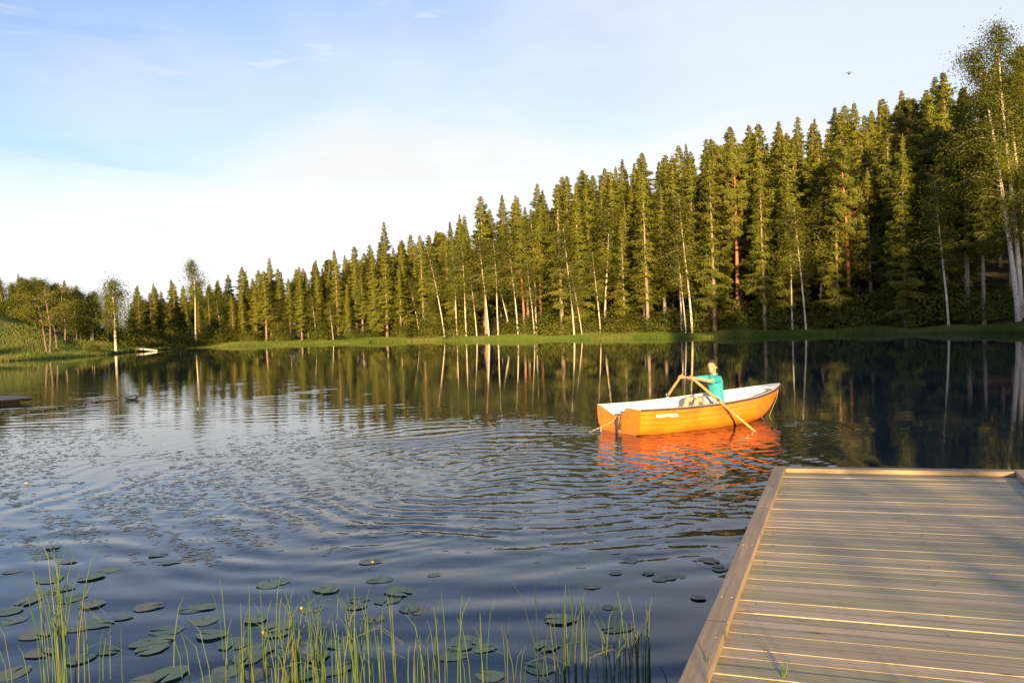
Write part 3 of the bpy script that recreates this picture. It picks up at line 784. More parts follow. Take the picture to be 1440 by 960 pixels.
# ------------------------------------------------------------------ lily pads, small floating leaves, rushes
def leaf_mat(name, stops, rough=.42):
    mt, nt, out = new_mat(name)
    p = node(nt, "ShaderNodeBsdfPrincipled"); p.inputs["Roughness"].default_value = rough
    geo = node(nt, "ShaderNodeNewGeometry"); oi = node(nt, "ShaderNodeObjectInfo")
    f = math_(nt, 'FRACT', math_(nt, 'ADD', geo.outputs["Random Per Island"], oi.outputs["Random"]))
    r = ramp(nt, f, stops)
    nz = node(nt, "ShaderNodeTexNoise"); nz.inputs["Scale"].default_value = 30; nt.links.new(geo.outputs["Position"], nz.inputs["Vector"])
    c = mixc(nt, r.outputs[0], (.06, .05, .02), math_(nt, 'MULTIPLY_ADD', nz.outputs["Fac"], 1.6, -.85, clamp=True))
    nt.links.new(c, p.inputs["Base Color"]); nt.links.new(p.outputs[0], out.inputs[0])
    return mt
M['pad'] = leaf_mat('lily_pad', [(0, (.065, .115, .055)), (.5, (.085, .140, .065)), (.85, (.105, .145, .06)), (1, (.13, .12, .065))])
M['smallleaf'] = leaf_mat('floating_leaf', [(0, (.12, .14, .11)), (.4, (.15, .16, .12)), (.6, (.22, .15, .12)), (.8, (.12, .16, .10)), (1, (.09, .11, .09))], .4)
def pad_mesh(name, seed):
    r_ = random.Random(seed); n = 26; vs = [(0, 0, .002)]; fs = []
    a0 = .16
    for ring in (.55, 1.0):
        for k in range(n):
            a = a0 + (2 * PI - 2 * a0) * k / (n - 1)
            rr = ring * (1 + .05 * math.sin(3 * a + seed) + .03 * math.sin(7 * a + seed * 2)) * (1.0 + .12 * abs(math.cos(a / 2)) ** 6)
            lift = (.04 * math.sin(2 * a + seed) + .015 * r_.random()) * (ring ** 2) * .4
            vs.append((rr * math.cos(a) * 1.12, rr * math.sin(a), .002 + max(0, lift)))
    for k in range(n - 1):
        fs.append((0, 1 + k, 2 + k)); fs.append((1 + k, 1 + n + k, 2 + n + k, 2 + k))
    me = bpy.data.meshes.new(name); me.from_pydata(vs, [], fs); me.materials.append(M['pad'])
    me.polygons.foreach_set("use_smooth", [True] * len(fs)); me.update(); return me
PADS = [pad_mesh('lily_pad', s) for s in range(5)]
pad_px = [(20, 803), (38, 785), (75, 770), (95, 790), (60, 783), (25, 832), (40, 845), (12, 860), (20, 872), (35, 902), (48, 893), (55, 918), (15, 948), (22, 890), (70, 815), (88, 828), (60, 835), (60, 852),
          (100, 842), (128, 812), (150, 802), (178, 810), (222, 780), (240, 791), (262, 788), (280, 804), (130, 850), (135, 878), (108, 884), (180, 890), (200, 905), (228, 900), (236, 886), (192, 936), (215, 912), (240, 947), (205, 955),
          (245, 858), (270, 856), (288, 854), (288, 873), (262, 872), (208, 853), (298, 893), (320, 942), (360, 948), (350, 925), (360, 872), (438, 857), (388, 890), (395, 880), (362, 915), (302, 955), (395, 818), (378, 822), (460, 829), (412, 905), (65, 925), (150, 915), (112, 927),
          (535, 815), (610, 809), (520, 790), (560, 832), (545, 842), (505, 842), (500, 852), (575, 856), (590, 858), (525, 870), (655, 902), (648, 910), (635, 922), (680, 912), (790, 870), (770, 908), (886, 786), (888, 790), (912, 806), (940, 812), (955, 810), (865, 806), (928, 815), (982, 841), (833, 824), (856, 855), (868, 882), (445, 925), (470, 940), (118, 905),
          (1000, 790), (1010, 797), (993, 787), (1012, 800), (480, 905), (425, 948), (690, 950), (760, 940), (172, 868), (330, 905)]
yellow = []
padr = random.Random(3)
for i, (px, py) in enumerate(pad_px):
    if px < 330 and i % 4 == 1: continue
    p = G(px, py); far = py < 800
    r = padr.uniform(.062, .096) * (1.0 if py > 770 else .8) * (.62 if px > 600 and py < 860 else 1)
    o = link('lily_pad', PADS[i % 5]); z = float(wheight(p.x, p.y))
    o.location = (p.x, p.y, z + .002 + .0022 * (i % 4)); o.rotation_euler = (padr.uniform(-.03, .03), padr.uniform(-.03, .03), padr.uniform(0, 6.28)); o.scale = (r, r, r * 1.4)
    if px < 320: g = 'green lily pad floating in the cluster at the near left, among the left rushes'
    elif px < 600: g = 'green lily pad floating behind the central rushes in the near water'
    elif px < 1000 and py > 760: g = 'small dark lily pad floating between the central rushes and the jetty'
    else: g = 'small lily pad floating beside the left edge of the jetty'
    if (px, py) == (982, 841): g = 'single round lily pad close to the near left edge of the jetty'
    tag(o, label=g, cat='lily pad', group=g)

# drift of small leaves, too many to count
N = 13000
px = rngg.uniform(-80, 760, N); t = rngg.uniform(0, 1, N)
py = 596 + (795 - 596) * t ** 1.15
cl = np.sin(px * .021 + py * .05) + np.sin(px * .057 - py * .11 + 2) * .8 + np.sin(px * .013 + py * .021 + 1) + 1.1 * np.sin(px * .11 + py * .23) * np.sin(px * .07 - py * .31) + rngg.normal(0, .5, N)
dens = np.interp(px, [-80, 200, 330, 450, 560, 700, 760], [1.3, .9, .3, .0, -.3, -1.3, -2.0]) + np.interp(py, [596, 610, 690, 735, 770, 795], [-1.4, .2, .45, -.1, -.8, -1.5])
keep = cl + dens * 1.3 > 1.0
px, py = px[keep], py[keep]
ex = [(rngg.normal(a, b), rngg.normal(c, d)) for a, b, c, d, n in [(515, 18, 742, 7, 26), (470, 16, 770, 5, 22), (690, 14, 648, 4, 8), (600, 30, 655, 6, 14), (870, 22, 712, 5, 14), (640, 60, 745, 8, 30), (240, 30, 640, 3, 60), (320, 30, 640, 2, 30), (890, 60, 745, 10, 26), (215, 12, 668, 4, 14), (520, 12, 680, 3, 10), (770, 60, 770, 10, 16)] for _ in range(n)]
px = np.concatenate([px, [e[0] for e in ex]]); py = np.concatenate([py, [e[1] for e in ex]])
dd = _R.x * (px - CX) / FPX + _U.x * (CY - py) / FPX + _F.x; de = _R.y * (px - CX) / FPX + _U.y * (CY - py) / FPX + _F.y; df = _R.z * (px - CX) / FPX + _U.z * (CY - py) / FPX + _F.z
tt = -HCAM / df; X = dd * tt; Y = de * tt
r = rngg.uniform(.018, .056, len(X)) * np.interp(py, [600, 760], [1.15, .8]); an = rngg.normal(0, .55, len(X)); asp = rngg.uniform(.25, .6, len(X)); Zw = wheight(X, Y)
lv = []
for k in range(6):
    a = 2 * PI * k / 6 + .3
    ax, ay = np.cos(a) * r, np.sin(a) * r * asp
    x_ = ax * np.cos(an) - ay * np.sin(an); y_ = ax * np.sin(an) + ay * np.cos(an)
    lv.append(np.stack([X + x_, Y + y_, Zw + .0015 + rngg.uniform(0, .002, len(X))], 1))
lv = np.stack(lv, 1).reshape(-1, 3); b6 = np.arange(len(X))[:, None] * 6
qq = np.concatenate([b6 + np.array([[0, 1, 2, 3]]), b6 + np.array([[0, 3, 4, 5]])])
link('floating_leaves', np_mesh('floating_leaves', lv, qq, mats=[M['smallleaf']]), label='drifts of small brown and green pondweed leaves floating on the left half of the lake', cat='pondweed', kind='stuff')

M['rush'] = leaf_mat('rush_stem', [(0, (.050, .105, .020)), (.5, (.075, .145, .026)), (.8, (.10, .15, .03)), (1, (.17, .13, .05))], .5)
M['rushdark'] = leaf_mat('rush_stem_dark', [(0, (.03, .06, .02)), (1, (.07, .10, .03))], .5)
def rush_clump(px, py, n, spread, h0, h1, dark=False, label=None, lean=0.0, z0=-.15, group=None):
    p = G(px, py)
    root = None
    mb = MB()
    for i in range(max(2, int(n * .98))):
        bx, by = padr.gauss(0, spread), padr.gauss(0, spread * .8)
        h = padr.uniform(h0, h1); lx = padr.gauss(lean, .09) * h; ly = padr.gauss(0, .08) * h
        k = padr.random()
        pts = [(bx, by, z0), (bx + lx * .3, by + ly * .3, h * .45), (bx + lx * .8, by + ly * .8, h * .85), (bx + lx * (1.2 + .5 * k), by + ly * 1.2, h)]
        if padr.random() < .07: pts = pts[:2] + [(bx + lx * .8, by, h * .62), (bx + .12, by, h * .72), (bx + .24, by, h * .55)]
        r = padr.uniform(.0017, .0033)
        mb.tube(pts, [r, r, r * .75, r * .35][:len(pts)] + [r * .35] * (len(pts) - 4), n=4, caps=False)
    o = link('rush_clump', mb.mesh('rush_clump', [M['rushdark' if dark else 'rush']], smooth=True, clean=False))
    o.location = (p.x, p.y, 0)
    return tag(o, label=label, cat='rushes', group=group)
g1 = 'green rushes standing along the near edge'
rc = [(82, 965, 16, .045, .55, .85, False, 'dense upright clump of yellow-green rushes at the near left'),
      (98, 968, 12, .04, .5, .8, False, 'clump of green rushes just right of the dense left one'),
      (28, 985, 4, .08, .25, .5, False, 'few thin rushes at the left corner, leaning over lily pads'),
      (126, 968, 6, .05, .3, .55, False, 'short group of rushes right of the tall left clumps'),
      (150, 955, 3, .03, .25, .42, False, 'three rush stems leaning left among the lily pads'),
      (212, 945, 3, .08, .2, .4, False, 'sparse rush stems rising through the round lily pads'),
      (256, 950, 2, .05, .2, .4, False, 'pair of rush stems leaning left at the edge of the lily pads'),
      (316, 930, 2, .05, .3, .5, False, 'pair of lone straight rushes right of the lily pads'),
      (345, 980, 14, .09, .2, .5, False, 'short bright rushes at the start of the central bed'),
      (385, 985, 16, .08, .3, .68, False, 'taller rushes of the central bed with two very long stems'),
      (420, 990, 22, .10, .35, .62, False, 'thick green rushes in the left part of the central bed'),
      (455, 990, 22, .11, .3, .62, False, 'crossing green rushes near the middle of the central bed'),
      (490, 990, 18, .10, .3, .6, False, 'slanted rushes with one orange dry stem in the central bed'),
      (525, 990, 16, .10, .25, .58, False, 'rushes fanning out in the right part of the central bed'),
      (565, 990, 12, .10, .25, .55, False, 'thin rushes at the right end of the central bed'),
      (608, 985, 9, .08, .25, .5, False, 'loose stems right of the central bed'),
      (632, 978, 5, .05, .4, .55, False, 'single tall pale rush with short ones at its foot'),
      (680, 978, 6, .07, .25, .55, False, 'scattered rushes in the gap before the dark group'),
      (718, 980, 6, .06, .2, .42, True, 'low dark rushes left of the long dark stem'),
      (752, 970, 2, .03, .55, .68, True, 'very long dark rush stem standing alone'),
      (770, 985, 5, .06, .2, .45, True, 'low dark rushes right of the long dark stem'),
      (806, 975, 16, .05, .3, .6, True, 'dense dark clump of rushes left of the bright yellow-green ones'),
      (855, 985, 14, .08, .3, .62, False, 'bright yellow-green rushes between dark stems near the jetty'),
      (880, 982, 10, .06, .3, .55, True, 'dark rushes behind the bright ones near the jetty'),
      (902, 985, 10, .06, .3, .56, False, 'last bright green rushes before the jetty'),
      (932, 985, 6, .05, .2, .42, True, 'dark feathery rushes touching the corner of the jetty')]
for r_ in rc: rush_clump(*r_[:7], label=r_[7], lean=.0, group=g1)
# tall grass on the bank at the foot of the jetty: its thin shadows fall on the boards
for i, (x, y, n) in enumerate([(.62, .35, 7), (.95, .30, 6), (1.35, .5, 6), (.25, .6, 5)]):
    mb = MB()
    for k in range(n):
        bx, by = padr.gauss(0, .12), padr.gauss(0, .08); h = padr.uniform(.55, .85)
        mb.tube([(bx, by, -.05), (bx + padr.gauss(0, .03), by, h * .6), (bx + padr.gauss(0, .10), by + padr.gauss(0, .06), h)], [.003, .0025, .001], n=4, caps=False)
    o = link('grass_tuft', mb.mesh('grass_tuft', [M['rush']], smooth=True, clean=False), label='tuft of tall thin grass on the bank at the foot of the jetty', cat='grass tuft', group='grass tufts at the foot of the jetty')
    o.location = (x, y, .32)
# a few blades growing through the deck gap and at its edge
for (px_, py_, n, h, lab) in [(1000, 948, 3, .09, 'yellow-green blades poking up at the inner side of the jetty edge board'), (1103, 955, 4, .07, 'small dry weed growing between two deck boards in front')]:
    p = G(px_, py_, .42); mb = MB()
    for k in range(n):
        mb.tube([(padr.gauss(0, .008), 0, 0), (padr.gauss(0, .012), .0, h * .6), (padr.gauss(0, .02), padr.gauss(0, .02), h * padr.uniform(.7, 1.1))], [.0022, .002, .0008], n=4, caps=False)
    o = link('grass_sprig', mb.mesh('grass_sprig', [M['rush']], smooth=True, clean=False), label=lab, cat='grass blades'); o.location = p

# yellow water-lily buds
M['yellow'] = simple('lily_bud', (.75, .50, .03), .5, .15, 20)
for px_, py_, lab in [(424, 857, 'yellow water lily bud beside the pad behind the central rushes'), (370, 891, 'yellow water lily bud at a pad left of the central rushes'), (524, 792, 'yellow water lily bud on the far pad beyond the central rushes'), (37, 681, 'orange-yellow bud far out on the left water')]:
    p = G(px_, py_); mb = MB(); rr = .008 if py_ > 700 else .012
    mb.ell((0, 0, rr * 1.6), (rr, rr, rr * .9), nu=10, nv=6); mb.tube([(0, 0, -.1), (0, 0, rr)], rr * .25, n=5)
    for k in range(5):
        a = k * 2 * PI / 5; mb.ell((math.cos(a) * rr * .7, math.sin(a) * rr * .7, rr * 1.9), (rr * .5, rr * .5, rr * .75), nu=8, nv=5)
    o = link('lily_bud', mb.mesh('lily_bud', [M['yellow']], smooth=True, clean=False), label=lab, cat='flower', group='yellow water lily buds'); o.location = p
# ------------------------------------------------------------------ jetty
def wood_mat(name, base=(.46, .375, .255), green=(.35, .33, .205), axis='X'):
    mt, nt, out = new_mat(name)
    p = node(nt, "ShaderNodeBsdfPrincipled"); p.inputs["Roughness"].default_value = .62; p.inputs["Specular IOR Level"].default_value = .35
    geo = node(nt, "ShaderNodeNewGeometry"); tc = node(nt, "ShaderNodeTexCoord")
    off = math_(nt, 'MULTIPLY', geo.outputs["Random Per Island"], 37.0)
    comb = node(nt, "ShaderNodeCombineXYZ"); nt.links.new(off, comb.inputs[0 if axis == 'X' else 1])
    va = node(nt, "ShaderNodeVectorMath"); va.operation = 'ADD'; nt.links.new(tc.outputs["Object"], va.inputs[0]); nt.links.new(comb.outputs[0], va.inputs[1])
    mp = node(nt, "ShaderNodeMapping"); mp.inputs["Scale"].default_value = (1.6, 42, 42) if axis == 'X' else (42, 1.6, 42)
    nt.links.new(va.outputs[0], mp.inputs["Vector"])
    gr = node(nt, "ShaderNodeTexNoise"); gr.inputs["Scale"].default_value = 1; gr.inputs["Detail"].default_value = 6; gr.inputs["Distortion"].default_value = .6
    nt.links.new(mp.outputs[0], gr.inputs["Vector"])
    r0 = ramp(nt, geo.outputs["Random Per Island"], [(0, base), (.35, tuple(c * 1.14 for c in base)), (.55, green), (.75, tuple(c * .9 for c in base)), (1, tuple(g * .9 + b * .1 for g, b in zip(green, base)))])
    g2 = math_(nt, 'MULTIPLY_ADD', gr.outputs["Fac"], 1.1, .45)
    hsv = node(nt, "ShaderNodeHueSaturation"); nt.links.new(r0.outputs[0], hsv.inputs["Color"]); nt.links.new(g2, hsv.inputs["Value"])
    st = node(nt, "ShaderNodeTexNoise"); st.inputs["Scale"].default_value = 1.3; st.inputs["Detail"].default_value = 4; nt.links.new(tc.outputs["Object"], st.inputs["Vector"])
    c = mixc(nt, hsv.outputs[0], tuple(b * .9 for b in green), math_(nt, 'MULTIPLY_ADD', st.outputs["Fac"], 2.2, -1.05, clamp=True))
    # knots
    mk = node(nt, "ShaderNodeMapping"); mk.inputs["Scale"].default_value = (2.6, 9, 1) if axis == 'X' else (9, 2.6, 1)
    nt.links.new(va.outputs[0], mk.inputs["Vector"])
    vo = node(nt, "ShaderNodeTexVoronoi"); vo.inputs["Scale"].default_value = 1; nt.links.new(mk.outputs[0], vo.inputs["Vector"])
    k = math_(nt, 'MULTIPLY_ADD', vo.outputs["Distance"], -8.0, 1.15, clamp=True)
    c = mixc(nt, c, (.07, .05, .035), math_(nt, 'MULTIPLY', k, .85))
    nt.links.new(c, p.inputs["Base Color"])
    b = node(nt, "ShaderNodeBump"); b.inputs["Strength"].default_value = .35; b.inputs["Distance"].default_value = .002
    nt.links.new(gr.outputs["Fac"], b.inputs["Height"]); nt.links.new(b.outputs[0], p.inputs["Normal"])
    nt.links.new(p.outputs[0], out.inputs[0])
    return mt
M['deck'] = wood_mat('deck_boards')
M['edge'] = wood_mat('edge_board', base=(.43, .325, .22), green=(.38, .30, .19), axis='Y')
M['edgeX'] = wood_mat('end_board', base=(.36, .27, .17), green=(.32, .25, .16), axis='X')
M['darkwood'] = simple('wet_beam', (.10, .08, .05), .7, .3, 8)
PHI = math.radians(22.396)
ZD = 0.0; TB = .045
ey = Vector((math.sin(PHI), math.cos(PHI), 0)); ex_ = Vector((math.cos(PHI), -math.sin(PHI), 0))
Wd = 1.86
# jetty local frame: origin at inner far left corner, x along the boards, y away from the bank
dock = empty('jetty', (2.515, 7.50, .42), -PHI, label='weathered plank jetty with raised edge boards running out over the lake at the lower right', cat='jetty')
dock.rotation_euler = (0, math.radians(-1.14), -PHI)
LEN = 8.2
pr_ = random.Random(9)
mb = MB(); y = -.012
while y > -LEN:
    w = .089 + pr_.uniform(-.003, .003); dz = pr_.uniform(-.0018, .0022); sk = pr_.uniform(-.0015, .0015)
    y0 = y - w
    def xf(v, y0=y0, dz=dz, sk=sk):
        return Vector((v.x, v.y + sk * (v.x - 1), v.z + dz))
    # board with softly rounded upper edges
    e = .0016; prof = [(y0, ZD - .028), (y, ZD - .028), (y, ZD - e), (y - e, ZD), (y0 + e, ZD), (y0, ZD - e)]
    xs = [-.085, Wd * .33, Wd * .66, Wd + .085]; vs = []
    for x in xs:
        bow = pr_.uniform(-.0012, .0012)
        vs += [xf(Vector((x, a + bow, b))) for a, b in prof]
    fs = []
    for i in range(len(xs) - 1):
        for k in range(6): fs.append((i * 6 + k, i * 6 + (k + 1) % 6, i * 6 + 6 + (k + 1) % 6, i * 6 + 6 + k))
    fs.append((5, 4, 3, 2, 1, 0)); fs.append(tuple(range(18, 24)))
    mb.add(vs, fs)
    y = y0 - pr_.choice([.0022, .003, .0035, .0045])
child('decking', mb.mesh('decking', [M['deck']], clean=True), dock)
nm_ = MB(); ry = random.Random(21)
for k in range(46):
    x_ = ry.choice((.07, Wd * .5 + .03, Wd - .08)) + ry.uniform(-.02, .02); y_ = -ry.uniform(.1, 5.2)
    nm_.tube([(x_, y_, ZD - .003), (x_, y_, ZD + .0028)], ry.uniform(.0028, .0042), n=6)
M['nail'] = simple('weathered_nail', (.10, .08, .065), .5, .2, 30, metal=.5)
child('nails', nm_.mesh('nails', [M['nail']], clean=False), dock)
sp_ = MB()
for k in range(26):
    x_ = ry.uniform(.1, Wd - .1); y_ = -ry.uniform(.2, 5.0); l = ry.uniform(.02, .09); w_ = ry.uniform(.0006, .0016)
    sp_.add([(x_ - l, y_, ZD + .0024), (x_, y_ - w_, ZD + .0024), (x_ + l, y_ + w_ * .5, ZD + .0024), (x_, y_ + w_, ZD + .0024)], [(0, 1, 2, 3)])
M['split'] = simple('dark_split', (.05, .04, .03), .9, .2, 30)
child('splits', sp_.mesh('splits', [M['split']], clean=False), dock, kind='stuff')
def board(name, x0, x1, y0, y1, z0, z1, mat, bev=.004, **k):
    b = MB(); b.box(x0, x1, y0, y1, z0, z1)
    return child(name, b.mesh(name, [mat], bevel=bev), dock, **k)
J = -4.05   # joint between the two left edge boards
board('edge_board', -.104, 0, J + .002, .115, ZD + .001, ZD + TB, M['edge'])
board('edge_board', -.104, 0.002, -LEN, J - .004, ZD + .001, ZD + TB + .002, M['edge'])
board('edge_board', 0.003, Wd - .003, 0, .115, ZD + .001, ZD + TB - .001, M['edgeX'])
board('edge_board', Wd, Wd + .110, -LEN, .115, ZD + .001, ZD + TB, M['edge'])
board('fascia', -.08, Wd + .08, .02, .055, ZD - .20, ZD - .002, M['darkwood'])
for x in (-.07, Wd / 2, Wd + .04): board('beam', x, x + .05, -LEN, .015, ZD - .20, ZD - .031, M['darkwood'])
for x in (-.02, Wd - .06):
    for yy in (-.3, -3.2, -6.0): board('post', x, x + .09, yy, yy + .09, -1.9, ZD - .205, M['darkwood'])
M['screw'] = simple('screw_metal', (.55, .50, .42), .35, .2, 30, metal=.9)
sb = MB()
for yy in (J + .35, J - .2, -1.6, -2.7, -5.6):
    for xx in (-.080, -.028): sb.tube([(xx, yy, ZD + TB - .004), (xx, yy, ZD + TB + .0035)], .006, n=8)
child('screws', sb.mesh('screws', [M['screw']]), dock)

# ------------------------------------------------------------------ rowing boat
def gloss(name, col, rough=.3, coat=.4, var=.06):
    return simple(name, col, rough, var, 4, coat=coat)
M['orange'] = gloss('orange_gelcoat', (.82, .215, .012), .36, .2, .12)
M['white'] = gloss('white_gelcoat', (.80, .78, .72), .4, .2, .04)
M['rubber'] = simple('rub_strip', (.07, .045, .035), .6, .2, 10)
M['metal'] = simple('galvanised', (.45, .44, .42), .4, .2, 20, metal=.8)
M['blackmetal'] = simple('dark_fitting', (.05, .045, .05), .5, .2, 20)
M['rope'] = simple('rope', (.42, .33, .20), .9, .3, 60)
M['oarwood'] = simple('varnished_oar', (.62, .32, .09), .35, .25, 14, coat=.4)
nt_ = M['orange'].node_tree; bs_ = [n for n in nt_.nodes if n.type == 'BSDF_PRINCIPLED'][0]; old = bs_.inputs["Base Color"].links[0].from_socket
tc_ = node(nt_, "ShaderNodeTexCoord"); sz_ = node(nt_, "ShaderNodeSeparateXYZ"); nt_.links.new(tc_.outputs["Object"], sz_.inputs[0])
ns_ = node(nt_, "ShaderNodeTexNoise"); ns_.inputs["Scale"].default_value = 9; ns_.inputs["Detail"].default_value = 7; ns_.inputs["Roughness"].default_value = .7; nt_.links.new(tc_.outputs["Object"], ns_.inputs["Vector"])
gr_ = math_(nt_, 'MULTIPLY', math_(nt_, 'MULTIPLY_ADD', sz_.outputs[2], -9.0, 1.05, clamp=True), math_(nt_, 'MULTIPLY_ADD', ns_.outputs["Fac"], 3.0, -.9, clamp=True))
mp_ = node(nt_, "ShaderNodeMapping"); mp_.inputs["Scale"].default_value = (2, 2, 30); nt_.links.new(tc_.outputs["Object"], mp_.inputs["Vector"])
n2_ = node(nt_, "ShaderNodeTexNoise"); n2_.inputs["Scale"].default_value = 3; n2_.inputs["Detail"].default_value = 8; nt_.links.new(mp_.outputs[0], n2_.inputs["Vector"])
sc_f = math_(nt_, 'MULTIPLY_ADD', n2_.outputs["Fac"], 6.0, -3.9, clamp=True)
c_ = mixc(nt_, old, (.30, .12, .03), math_(nt_, 'MULTIPLY', gr_, .7)); c_ = mixc(nt_, c_, (.80, .45, .16), math_(nt_, 'MULTIPLY', sc_f, .6)); nt_.links.new(c_, bs_.inputs["Base Color"])
ANG = math.radians(27.43); ORG = Vector((1.759, 13.601, 0.0)); BS = 1.061
boat = empty('rowing_boat', ORG, ANG, label='orange clinker-built rowing boat, white inside, drifting beyond the jetty', cat='rowing boat')
boat.scale = (BS, BS, BS)
bx = [0, .5, 1.2, 1.8, 2.4, 2.8, 3.1, 3.3, 3.42, 3.5]
HB = lambda x: float(np.interp(x, bx, [.59, .635, .675, .675, .60, .47, .32, .19, .10, .025]))
ZS = lambda x: float(np.interp(x, [0, .8, 1.6, 2.4, 3.0, 3.5], [.405, .385, .395, .435, .49, .555]))
ZK = lambda x: float(np.interp(x, [0, .5, 2.3, 2.8, 3.05, 3.2, 3.35, 3.5], [-.05, -.09, -.09, -.06, 0.02, .17, .34, .545]))
PW = lambda x: float(np.interp(x, [0, 1.5, 2.4, 3.0, 3.5], [3.8, 3.6, 2.4, 1.7, 1.3]))
def smooth_fn(f):
    return lambda x: sum(f(min(3.5, max(0, x + d))) * w for d, w in ((-.16, .15), (-.08, .2), (0, .3), (.08, .2), (.16, .15))) if .16 < x < 3.34 else f(x)
HBs, ZKs = smooth_fn(HB), smooth_fn(ZK)
NS = 5
def section(x, inset=0.0, laps=True):
    b, zs, zk, p = HBs(x) - inset, ZS(x), ZKs(x), PW(x)
    pts = []
    ws = [0, .17, .34, .51, .68, .86]
    for k in range(len(ws) - 1):
        if laps and k: pts.append((b * max(0, 1 - ws[k] ** p) ** (1 / p) - .010 * min(1, b / .2), zs + (zk - zs) * ws[k]))
        sub = [ws[k] + .014 * (k > 0), (ws[k] + ws[k + 1]) / 2, ws[k + 1] - .014]
        for j, w in enumerate(sub):
            y = b * max(0, 1 - w ** p) ** (1 / p)
            off = (.019 * (j / 2) if laps else 0) * min(1, b / .2)
            pts.append((y + off, zs + (zk - zs) * w))
    for w in (.94, 1.0):
        pts.append((max(0.004, b * max(0, 1 - w ** p) ** (1 / p)) if w < 1 else 0.0, zs + (zk - zs) * w))
    return pts
xs = list(np.linspace(0, 3.0, 26)) + list(np.linspace(3.06, 3.5, 12))
def hull_mesh(inset=0.0, laps=True, floor=None, x0=0.0, xmax=3.5):
    mb = MB(); st = [x for x in xs if x <= xmax]; secs = []
    for x in st:
        s = section(x, inset, laps)
        if inset: s = [(max(0, y), max(z, floor if floor is not None else -9)) for y, z in s]
        ring = [(x, y, z) for y, z in s] + [(x, -y, z) for y, z in reversed(s)][1:]
        secs.append(ring)
    n = len(secs[0]); vs = [v for r in secs for v in r]; fs = []
    for i in range(len(secs) - 1):
        for k in range(n - 1): fs.append((i * n + k, i * n + k + 1, i * n + n + k + 1, i * n + n + k))
    mb.add([(max(v[0], x0), v[1], v[2]) for v in vs], fs)
    return mb
hm = hull_mesh()
hme = hm.mesh('hull', [M['orange']], smooth=False, clean=True)
child('hull', hme, boat)
im = hull_mesh(inset=.032, laps=False, floor=.03, x0=.032, xmax=3.40)
for z_ in (): pass
lin = im.mesh('lining', [M['white']], smooth=True)
lin.flip_normals()
child('lining', lin, boat)
# transom with its cut-out
prof = section(0.0, 0, False)
low = [(y, z) for y, z in prof if z < .40]
top = [(.59, .405), (.56, .412), (.21, .285), (.17, .278), (-.10, .278), (-.135, .29), (-.205, .405), (-.23, .412), (-.59, .405)]
poly = list(top) + [(-y, z) for y, z in low] + [(y, z) for y, z in reversed(low)][1:]
def plate(name, poly, x0, x1, mi_out, mats):
    import bmesh
    bm = bmesh.new()
    va = [bm.verts.new((x0, y, z)) for y, z in poly]; vb = [bm.verts.new((x1, y, z)) for y, z in poly]
    fa = bm.faces.new(va); fb = bm.faces.new(list(reversed(vb)))
    n = len(poly)
    for i in range(n): bm.faces.new((va[i], vb[i], vb[(i + 1) % n], va[(i + 1) % n]))
    bmesh.ops.triangulate(bm, faces=[fa, fb])
    bmesh.ops.recalc_face_normals(bm, faces=bm.faces)
    me = bpy.data.meshes.new(name); bm.to_mesh(me); bm.free()
    for m_ in mats: me.materials.append(m_)
    return me
child('transom', plate('transom', poly, -.004, .016, 0, [M['orange']]), boat)
polyi = [(y * .985, z - .001 if z > .2 else max(z, .02)) for y, z in poly]
tl = plate('transom_lining', polyi, .0165, .033, 0, [M['white']])
child('transom_lining', tl, boat)
# gunwale: white flat cap and dark rub strip
def rail(y_off0, y_off1, z0, z1, name, mat, xa=0.0, xb=3.5):
    mb = MB(); st = [x for x in xs if xa <= x <= xb]
    for sg in (1, -1):
        vs = []
        for x in st:
            b = HBs(x)
            for yo, zo in ((y_off0, z0), (y_off1, z0), (y_off1, z1), (y_off0, z1)):
                xx = x + (max(0, yo) if b < .1 else 0)
                vs.append((xx, sg * max(.0, b + yo), ZS(x) + zo))
        fs = [(i * 4 + k, i * 4 + (k + 1) % 4, i * 4 + 4 + (k + 1) % 4, i * 4 + 4 + k) for i in range(len(st) - 1) for k in range(4)]
        fs.append((0, 1, 2, 3)); e = (len(st) - 1) * 4; fs.append((e, e + 1, e + 2, e + 3))
        mb.add(vs, fs)
    return child(name, mb.mesh(name, [mat], smooth=False), boat)
rail(-.055, .006, -.004, .012, 'gunwale', M['white'])
rail(.007, .024, -.022, .010, 'rub_strip', M['rubber'])
bt = MB(); bt.add([(3.18, .19, ZS(3.2) + .0135), (3.18, -.19, ZS(3.2) + .0135), (3.51, -.02, .569), (3.51, .02, .569), (3.18, .19, ZS(3.2) - .02), (3.18, -.19, ZS(3.2) - .02), (3.51, -.02, .54), (3.51, .02, .54)],
                  [(0, 1, 2, 3), (4, 7, 6, 5), (0, 4, 5, 1), (1, 5, 6, 2), (2, 6, 7, 3), (3, 7, 4, 0)])
child('bow_cap', bt.mesh('bow_cap', [M['white']]), boat)
km = MB(); km.tube([(3.52, 0, .53), (3.37, 0, .34), (3.22, 0, .16), (3.07, 0, .0), (2.9, 0, -.07)], [.014, .014, .014, .014, .012], n=6)
child('stem_band', km.mesh('stem_band', [M['metal']], smooth=True), boat)
def yin(x, z):
    b, zs, zk, p = HBs(x), ZS(x), ZKs(x), PW(x); w = min(.99, max(0, (z - zs) / (zk - zs)))
    return max(.02, (b - .034) * (1 - w ** p) ** (1 / p) - .004)
